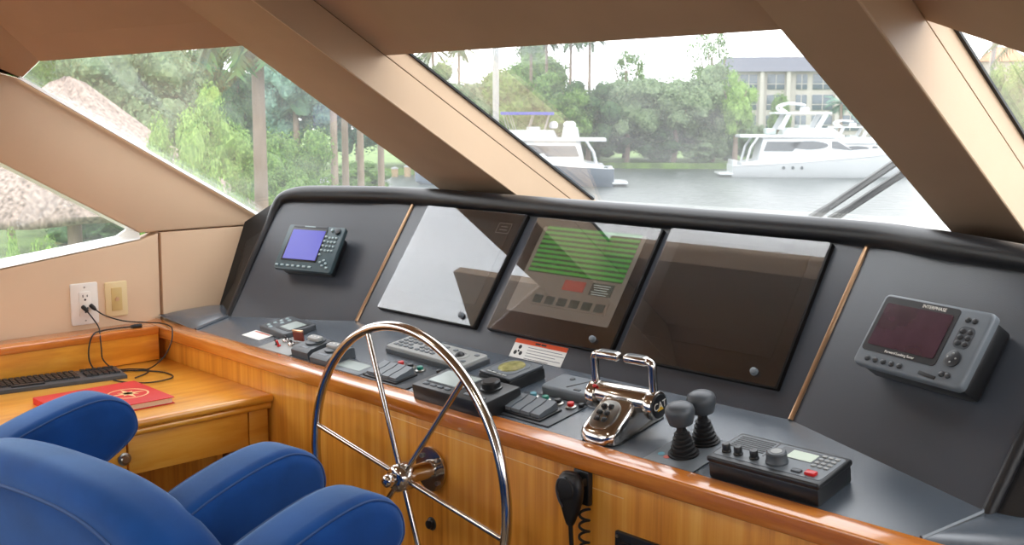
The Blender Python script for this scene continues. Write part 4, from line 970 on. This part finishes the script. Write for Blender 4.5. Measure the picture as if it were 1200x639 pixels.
# centre pane
tree(500,108,66,52,'mid','green tree at the upper left corner of the centre pane',seed=1,group=GT)
tree(545,104,88,48,'grey','pale green tree left of the silver mast, above the cream pillar',seed=2,group=GT)
tree(600,106,72,50,'mid','green tree right of the silver mast, above the boat with the blue top',seed=3,group=GT)
tree(650,108,84,44,'mid','green tree above the blue boat top, right of the silver mast',seed=4,group=GT)
tree(612,132,46,60,'mid','tall green tree farther back behind the silver mast',seed=5,group=GT)
tree(690,112,92,42,'dark','dark green tree right of the blue boat top',seed=1,group=GT)
tree(735,114,84,50,'grey','broad grey-green tree by the water, left half of the middle clump',seed=2,group=GT)
tree(790,115,82,58,'grey','broad grey-green tree by the water, right half of the middle clump',seed=3,group=GT)
tree(835,117,74,40,'grey','grey-green tree left of the pale building, beside the bright one',seed=4,group=GT)
tree(862,114,82,24,'lime','bright yellow-green tree against the pale building',seed=5,group=GT,low=.3)
tree(832,122,26,30,'mid','tall feathery tree top against the sky left of the building',seed=1,sparse=True,group=GT,low=.35)
tree(733,126,48,26,'mid','thin feathery tree top against the sky behind the middle clump',seed=2,sparse=True,group=GT,low=.4)
tree(760,116,140,45,'dark','dark low foliage hanging at the waterline of the middle clump',name='shrub',cat='shrub',seed=3,trunk=False,group=GT,low=0)
tree(826,115,160,30,'grey','low foliage at the waterline left of the lawn',name='shrub',cat='shrub',seed=4,trunk=False,group=GT,low=0)
tree(700,115,150,30,'dark','dark low foliage right of the boat with the blue top',name='shrub',cat='shrub',seed=5,trunk=False,group=GT,low=0)
for px, D, pt, lb in ((508,120,48,'palm at the upper left of the centre pane'),(538,118,44,'palm just left of the silver mast'),(622,122,36,'palm top third right of the silver mast'),(640,126,34,'palm top between the trees, left of the pair against the sky'),(668,124,34,'palm top against the sky, left of the pair'),(690,120,30,'palm top against the sky, right of the pair')):
    palm(px, D, pt, lb, group=GT)
tree(925,190,58,20,'dark','dark tree top behind the grey building roof',seed=2,group=GT)
tree(912,132,104,14,'mid','small tree in front of the building windows',seed=3,group=GT,low=.2)
tree(878,126,132,20,'grey','shrub with pale blossom behind the stern of the white yacht',name='shrub',cat='shrub',seed=4,trunk=False,group=GT,low=0)
palm(985,122,112,'bushy palm behind the bow of the white yacht',kind='blue',group=GT)
tree(860,121,152,26,'dark','dark hedge behind the stern of the white yacht',name='shrub',cat='shrub',seed=5,trunk=False,group=GT,low=0)
tree(472,102,100,58,'blue','dark bush behind the wooden pilings beside the wide pillar',name='shrub',cat='shrub',seed=2,trunk=False,group=GT,low=0)
tree(770,124,118,56,'dark','dark foliage filling the gap behind the broad grey-green trees',name='shrub',cat='shrub',seed=3,trunk=False,group=GT,low=0)
tree(822,125,128,34,'dark','dark foliage behind the low bush left of the lawn',name='shrub',cat='shrub',seed=1,trunk=False,group=GT,low=0)
tree(692,124,120,46,'dark','dark foliage behind the tree right of the blue boat top',name='shrub',cat='shrub',seed=4,trunk=False,group=GT,low=0)
# starboard pane
tree(1180,64,70,34,'lime','light green tree in the starboard pane',seed=1,group=GT)
tree(1222,58,62,36,'mid','green tree at the right edge of the starboard pane',seed=2,group=GT)
tree(1140,72,105,30,'mid','green tree beside the gasket of the starboard pane',seed=3,group=GT)
palm(1215,48,8,'palm whose frond tips show at the upper right edge',group=GT)
# ------------------------------------------------------------------ thatched hut
M['thatch'] = mat('dry_thatch', (136,122,112), .95, var=.55, vscale=16, stretch=(1,1,.3), bump=.8, bscale=18)
hp = at(82,21,-2.6)
t = thing('thatched_hut', 'open hut with a grey thatched roof seen through the port windows', 'hut', Tr(hp) @ Rz(20))
za = zat(92,85,21)+2.6; ze = zat(240,60,21)+2.6
g = G(); rows = []
for k, (r, z) in enumerate(((3.1,ze-.12),(3.15,ze),(2.3,ze+.28*(za-ze)),(1.25,ze+.62*(za-ze)),(.3,ze+.95*(za-ze)),(.05,za))):
    rows.append([V((r*(1+.03*random.uniform(-1,1))*math.cos(2*PI*q/40),r*(1+.03*random.uniform(-1,1))*math.sin(2*PI*q/40),z+.05*random.uniform(-1,1))) for q in range(40)])
g.loft(rows); g.ob('roof', 'thatch', t, ang=80)
for q in range(6):
    a = q*PI/3+.3; g = G(); g.cyl((2.2*math.cos(a),2.2*math.sin(a),ze/2),.09,ze,seg=10); g.ob('post', 'bark', t)
M['brick'] = mat('brown_counter', (110,74,60), .8, var=.2, vscale=6)
g = G(); g.box((0,0,.5),(2.6,2.2,1.0),.03); g.box((0,0,1.03),(2.9,2.5,.06),.02); g.ob('bar_counter', 'brick', t)
t = thing('dock_post', 'pale wooden post by the rail in the low side window', 'post', at(94,13,-2.6))
g = G(); g.cyl((0,0,.55),.13,1.1,seg=12,bev=.02); g.ob('shaft', 'seawall', t)
g = G(); g.lathe([(.15,1.1),(.15,1.15),(.0,1.2)],12); g.ob('cap', 'whitepaint', t)
t = thing('dock_rail', 'pale horizontal rail running beside the wooden post', 'rail', at(94,13.4,-2.6))
g = G(); g.box((-.5,.4,.85),(2.6,.06,.09),.01); g.ob('bar', 'seawall', t)
for x in (-1.6,.6):
    g = G(); g.box((x,.4,.42),(.08,.08,.85)); g.ob('leg', 'seawall', t)
t = thing('white_cooler', 'small white object on the dock in the low side window', 'container', at(62,13.5,-2.6))
g = G(); g.lathe([(.16,0),(.17,.5),(.13,.62),(.07,.70),(.07,.76),(0,.76)],18); g.ob('body', 'whitepaint', t)
g = G(); g.cyl((0,0,.79),.08,.06); g.ob('lid', 'white', t)
# pilings by the far dock
for k, (px, pt) in enumerate(((462,198),(477,196),(489,196),(499,195))):
    tk = thing('dock_piling', ('leftmost','second from left','third from left','rightmost')[k]+' of the four wooden pilings beside the white bow', 'piling', at(px,96,-3.4), 'dock pilings')
    h = zat(pt,px,96)+3.4; g = G(); g.cyl((0,0,h/2),.30,h,seg=12); g.ob('shaft', mat('piling_wood',(150,128,96),.9,var=.2) if k == 0 else 'piling', tk)
    if k == 0: M['piling'] = bpy.data.materials['piling_wood']
    g = G(); g.lathe([(.32,h),(.32,h+.08),(0,h+.2)],12); g.ob('cap', 'lgrey', tk)
# silver mast
p = at(581,15,-3.35); t = thing('silver_mast', 'silver mast pole standing outside the centre pane', 'mast', p)
g = G(); g.cyl((0,0,4.3),.043,8.6,seg=14); g.ob('pole', 'lgrey', t)
g = G(); g.cyl((0,0,2.2),.09,.4,seg=14); g.ob('collar', 'whitepaint', t)
# ------------------------------------------------------------------ yachts
M['gel'] = mat('white_gelcoat', (192,196,198), .3, coat=.4)
M['tint'] = mat('dark_tinted_glass', (52,60,66), .1, ior=1.7)
M['hullgrey'] = mat('slate_hull', (92,104,118), .15, coat=.6)
M['canvas'] = mat('blue_canvas', (44,70,168), .8)
def yacht(T, Ln, B, label, hullm, hardtop, name='motor_yacht', free=1.):
    t = thing(name, label, 'yacht', T)
    k = Ln/18
    st = [0,.05,.2,.4,.6,.75,.88,.96,1.0]
    bw = [.90,.94,1,1,.95,.80,.52,.24,.02]
    shr = [h*(1+(free-1)*(1-.1*q)) for q, h in enumerate([1.15,1.2,1.35,1.6,1.9,2.15,2.4,2.55,2.6])]
    rows = []
    for s, b_, h in zip(st, bw, shr):
        x = (s-.5)*Ln; hb = B/2*b_; h *= k; kx = x+(-.9*k if s > .95 else 0)
        rows.append([V((kx,0,-.6*k)), V((kx,hb*.75,-.3*k)), V((x,hb*.93,.3*k)), V((x,hb,h)), V((x,-hb,h)), V((x,-hb*.93,.3*k)), V((kx,-hb*.75,-.3*k))])
    g = G(); g.loft(rows); hl = g.ob('hull', hullm, t, ang=40)
    for sg in (-1,1):
        g = G(); P = [V(((s-.5)*Ln,sg*(B/2*b_+.01),h*k)) for s, b_, h in zip(st, bw, shr)]; g.tube(P, .05*k, 6); g.ob('rub_rail', 'gel', hl)
    g = G(); g.box((-.5*Ln-.55*k,0,.32*k),(1.4*k,B*.86,.16*k),.04*k); g.ob('swim_platform', 'gel', t)
    # bulwark band
    rows = [[V(((s-.5)*Ln,sg*B/2*b_*1.0,h*k-.02)) for sg in (1,-1)]+[V(((s-.5)*Ln,sg*B/2*b_*.97,(h+.55*(1 if s > .15 else .5))*k)) for sg in (-1,1)] for s, b_, h in zip(st[1:], bw[1:], shr[1:])]
    g = G(); g.loft(rows); g.ob('bulwark', 'gel', t, ang=40)
    # deckhouse
    def house(x0, x1, z0, z1, rake_f, rake_a, hw0, hw1, nm, par=t, m_='gel'):
        g = G(); A = [V((x0,-hw0,z0)),V((x1,-hw0,z0)),V((x1,hw0,z0)),V((x0,hw0,z0))]; C = [V((x0+rake_a,-hw1,z1)),V((x1-rake_f,-hw1,z1)),V((x1-rake_f,hw1,z1)),V((x0+rake_a,hw1,z1))]
        g.hull(A, C); bmesh.ops.bevel(g.bm, geom=g.bm.edges[:], offset=.10*k, segments=3, affect='EDGES', profile=.5); return g.ob(nm, m_, par, ang=40)
    dh = house(-.36*Ln, .24*Ln, 1.7*k, 4.05*k, 3.2*k, .5*k, B*.42, B*.37, 'deckhouse')
    for sg in (-1,1):
        def sidewin(pts_):
            g = G(); A = [V((x,sg*(B*.42-(z/k-1.7)/2.35*B*.05+.02),z)) for x, z in pts_]; g.slab(A, (0,sg*.03,0)); g.ob('side_window', 'tint', dh)
        sidewin([(-.33*Ln,2.65*k),(-.17*Ln,2.65*k),(-.12*Ln,3.6*k),(-.31*Ln,3.6*k)])
        sidewin([(-.08*Ln+1.9*k*math.cos(a),3.25*k+.42*k*math.sin(a)) for a in [2*PI*q/18 for q in range(18)]])
        sidewin([(.045*Ln,2.95*k),(.16*Ln,2.75*k),(.075*Ln,3.65*k),(.045*Ln,3.65*k)])
        for q in range(3):
            g = G(); g.cyl((-.22*Ln+.05*Ln*q,sg*(B/2+.0),1.0*k),.16*k,.06,'Y',seg=14); g.ob('porthole', 'tint', hl)
    # flybridge deck with overhang, coaming, seats
    g = G(); ol = [(-.46*Ln,-B*.36),(-.44*Ln,-B*.42),(.06*Ln,-B*.40),(.12*Ln,-B*.25),(.13*Ln,0)]; ol = ol+[(x,-y) for x, y in ol[-2::-1]]
    g.prism(ol, 4.0*k, 4.28*k, bev=.08*k); fb = g.ob('flybridge_deck', 'gel', t)
    rows = []
    g = G(); g.hull([V((x,y,4.25*k)) for x, y in [(-.22*Ln,-B*.38),(.05*Ln,-B*.36),(.11*Ln,-B*.2),(.11*Ln,B*.2),(.05*Ln,B*.36),(-.22*Ln,B*.38)]],[V((x,y,4.95*k)) for x, y in [(-.20*Ln,-B*.36),(.01*Ln,-B*.33),(.06*Ln,-B*.18),(.06*Ln,B*.18),(.01*Ln,B*.33),(-.20*Ln,B*.36)]]); g.ob('coaming', 'gel', fb)
    g = G(); g.box((-.10*Ln,0,4.9*k),(1.2*k,B*.5,.7*k),.1*k); g.box((-.28*Ln,0,4.6*k),(1.0*k,B*.4,.6*k),.1*k); g.ob('seating', 'lcd', fb)
    # cockpit stern posts
    for sg in (-1,1):
        g = G(); g.tube([V((-.42*Ln,sg*B*.38,1.6*k)),V((-.40*Ln,sg*B*.40,3.0*k)),V((-.36*Ln,sg*B*.40,4.1*k))], .12*k, 8); g.ob('stern_post', 'gel', t)
    g = G(); g.box((-.485*Ln,0,1.2*k),(.4*k,B*.8,1.0*k),.08*k); g.ob('transom', 'gel', t)
    if hardtop:
        g = G(); g.prism([(-.27*Ln,-B*.36),(.0,-B*.36),(.05*Ln,-B*.2),(.05*Ln,B*.2),(0,B*.36),(-.27*Ln,B*.36)], 6.35*k, 6.55*k, bev=.06*k); ht = g.ob('hardtop', 'gel', t)
        for x, dx in ((-.24*Ln,.8*k),(-.04*Ln,.9*k)):
            for sg in (-1,1):
                g = G(); g.hull([V((x-.25*k,sg*B*.34,4.8*k)),V((x+.35*k,sg*B*.34,4.8*k)),V((x+.35*k,sg*B*.32,4.8*k)),V((x-.25*k,sg*B*.32,4.8*k))],[V((x+dx-.2*k,sg*B*.34,6.4*k)),V((x+dx+.3*k,sg*B*.34,6.4*k)),V((x+dx+.3*k,sg*B*.32,6.4*k)),V((x+dx-.2*k,sg*B*.32,6.4*k))]); g.ob('strut', 'gel', ht)
        g = G(); g.tube(catmull([V((-.20*Ln,-B*.25,6.5*k)),V((-.235*Ln,-B*.22,7.0*k)),V((-.19*Ln,-B*.18,7.4*k)),V((-.13*Ln,-B*.1,7.35*k)),V((-.09*Ln,0,7.25*k)),V((-.13*Ln,B*.1,7.35*k)),V((-.19*Ln,B*.18,7.4*k)),V((-.235*Ln,B*.22,7.0*k)),V((-.20*Ln,B*.25,6.5*k))],5), .13*k, 8); g.ob('radar_arch', 'gel', ht, ang=80)
        for y in (-.8,.9):
            g = G(); g.lathe([(.3*k,0),(.34*k,.15*k),(.30*k,.4*k),(.15*k,.5*k),(0,.52*k)],16,T=Tr((-.09*Ln,y*k,6.55*k))); g.ob('radome', 'gel', ht)
    else:
        g = G(); g.prism([(-.20*Ln,-B*.34),(.06*Ln,-B*.34),(.06*Ln,B*.34),(-.20*Ln,B*.34)], 6.3*k, 6.55*k, bev=.06); bm_ = g.ob('bimini_top', 'canvas', t)
        for x in (-.18*Ln,-.10*Ln,.02*Ln,.05*Ln):
            for sg in (-1,1):
                g = G(); g.tube([V((x+(.5*k if x < 0 else -.5*k),sg*B*.33,4.8*k)),V((x,sg*B*.33,6.42*k))], .04*k, 6); g.ob('support_tube', 'steel', bm_)
        for x, y in ((-.27,-1.1),(-.29,.9),(-.20,.2)):
            g = G(); g.lathe([(.30*k,0),(.40*k,.15*k),(.40*k,.4*k),(.24*k,.6*k),(0,.66*k)],16,T=Tr((x*Ln,y*k,5.1*k))); g.ob('radome', 'gel', fb)
        g = G(); g.hull([V((-.33*Ln,-B*.36,4.2*k)),V((-.24*Ln,-B*.36,4.2*k)),V((-.24*Ln,B*.36,4.2*k)),V((-.33*Ln,B*.36,4.2*k))],[V((-.32*Ln,-B*.30,5.2*k)),V((-.25*Ln,-B*.30,5.2*k)),V((-.25*Ln,B*.30,5.2*k)),V((-.32*Ln,B*.30,5.2*k))]); g.ob('radar_arch', 'gel', fb)
    return t
def boatT(px, D, ang):       # ang: heading measured from +X
    return Tr(at(px, D, WZ)) @ Rz(ang)
yacht(boatT(961,101,42), 15.6, 4.7, 'white motor yacht with hardtop and radar arch moored at the right', 'gel', True)
yacht(boatT(602,84,223), 15.2, 4.8, 'motor yacht with a blue canvas top and slate hull left of centre', 'hullgrey', False, free=1.4)
t = yacht(boatT(1012,116,44), 12.0, 3.8, 'smaller white boat lying ahead of the hardtop yacht', 'gel', True)
# ------------------------------------------------------------------ buildings
M['stucco'] = mat('pale_stucco', (172,168,160), .9, var=.05)
M['roofg'] = mat('grey_roof', (92,95,104), .8, var=.1)
M['bglass'] = mat('building_glass', (70,86,96), .15, ior=1.6)
M['terracotta'] = mat('orange_tiles', (196,126,92), .85, var=.2)
bp_ = at(955,150,-2.75)
t = thing('apartment_building', 'pale apartment building with a grey roof behind the white yacht', 'building', Tr(bp_) @ Rz(36))
zr = zat(84,930,150)+2.75; zp = zat(66,930,150)+2.75; hwB = 13.0
g = G(); g.box((0,4,zr/2),(2*hwB,8,zr)); g.ob('wall', 'stucco', t)
g = G(); g.hull([V((-hwB-.8,-.9,zr)),V((hwB+.8,-.9,zr)),V((hwB+.8,9,zr)),V((-hwB-.8,9,zr))],[V((-hwB+1,1.2,zp)),V((hwB-1,1.2,zp)),V((hwB-1,7,zp)),V((-hwB+1,7,zp))]); g.ob('roof', 'roofg', t)
nfl = 4
for x0, wd in ((-11.3,1.5),(-8.7,2.2),(-5.2,2.2),(-1.9,1.4),(.8,2.6),(4.4,2.6),(8.0,2.4),(11.2,1.6)):
    for f_ in range(nfl):
        zc = zr*(f_+.5)/nfl
        g = G(); g.box((x0,-.06,zc),(wd,.14,zr/nfl*.74),.02); wn = g.ob('window', 'bglass', t)
        g = G(); g.box((x0,-.15,zc),(.10,.05,zr/nfl*.74)); g.box((x0,-.15,zc-zr/nfl*.1),(wd,.05,.10)); g.ob('mullion', 'stucco', wn)
for x0 in (-7,-3.6,2.6,6.2):
    g = G(); g.box((x0,-.35,zr/2),(.5,.7,zr)); g.ob('pier', 'stucco', t)
hp = at(1172,140,-2.75); t = thing('tile_roof_house', 'far house with an orange tiled roof in the starboard pane', 'house', Tr(hp) @ Rz(30))
z1 = zat(72,1165,140)+2.75; z2 = zat(54,1165,140)+2.75
g = G(); g.box((0,2,z1/2),(4.4,4,z1)); g.ob('wall', 'stucco', t)
g = G(); g.hull([V((-2.8,-.6,z1)),V((2.8,-.6,z1)),V((2.8,4.6,z1)),V((-2.8,4.6,z1))],[V((-.8,1.8,z2)),V((.8,1.8,z2)),V((.8,2.2,z2)),V((-.8,2.2,z2))]); g.ob('roof', 'terracotta', t)
for x0 in (-1.2,1.2):
    g = G(); g.box((x0,-.04,z1*.75),(1.0,.1,1.3)); g.ob('window', 'bglass', t)
p = at(1154,95,WZ); t = thing('sailboat_mast', 'thin grey sailboat mast with stays in the starboard pane', 'mast', p)
hM = zat(-40,1158,95)-WZ
g = G(); g.tube([V((0,0,0)),V((.5,.2,hM))], [.2,.16], 8); g.ob('spar', 'grey', t)
g = G(); g.tube([V((-.5,-.2,0)),V((.5,.2,hM))], .03, 5); g.tube([V((.9,.4,0)),V((.5,.2,hM))], .03, 5); g.ob('stay', 'steel', t)
# ================================================================== lights
FILL_LENS = mat('added_fill_lens',(255,240,215),.4,emit=(255,232,200),estr=3); M['fill_lens'] = FILL_LENS
for x, y, pl_ in ((-3.1,.55,'port forward'),(-1.5,.55,'starboard forward'),(-3.1,-1.2,'port aft'),(-1.5,-1.2,'starboard aft'),(.1,-1.2,'aft corner')):  # added fill lamps without known fixtures, they brighten and warm the interior
    t = thing('added_fill_light', 'added unseen downlight above the helm', 'fill light', V((x,y,2.1)), 'added fill lights')
    g = G(); g.lathe([(.13,-.010),(.135,0),(.10,0),(.095,-.008)], 28); g.ob('trim_ring', 'chrome', t)
    g = G(); g.cyl((0,0,-.002),.096,.003); g.ob('lens', 'fill_lens', t)
    l = bpy.data.lights.new('fill_spot', 'SPOT'); l.energy = 30; l.color = (1,.88,.72); l.spot_size = math.radians(160); l.spot_blend = 1.; l.shadow_soft_size = .14
    lo = bpy.data.objects.new('fill_spot_lamp', l); COL.objects.link(lo); lo.parent = t; lo.location = (0,0,-.02)
# overcast sky
wd_ = bpy.data.worlds.new('overcast'); S.world = wd_; wd_.use_nodes = True; nt = wd_.node_tree; bg = nt.nodes['Background']
tc = nt.nodes.new('ShaderNodeTexCoord'); no = nt.nodes.new('ShaderNodeTexNoise'); no.inputs['Scale'].default_value = 3; no.inputs['Detail'].default_value = 5
nt.links.new(tc.outputs['Generated'], no.inputs['Vector'])
cr = nt.nodes.new('ShaderNodeValToRGB'); cr.color_ramp.elements[0].position = .3; cr.color_ramp.elements[0].color = (.80,.86,.93,1); cr.color_ramp.elements[1].position = .65; cr.color_ramp.elements[1].color = (1,1,1,1)
nt.links.new(no.outputs['Fac'], cr.inputs[0]); nt.links.new(cr.outputs[0], bg.inputs[0]); bg.inputs[1].default_value = 4.0
S.view_settings.view_transform = 'Standard'; S.view_settings.look = 'None'; S.view_settings.exposure = .25; S.view_settings.gamma = 1.; S.view_settings.use_curve_mapping = False
S.cycles.max_bounces = 12; S.cycles.transparent_max_bounces = 16; S.cycles.diffuse_bounces = 6
S.cycles.use_denoising = True
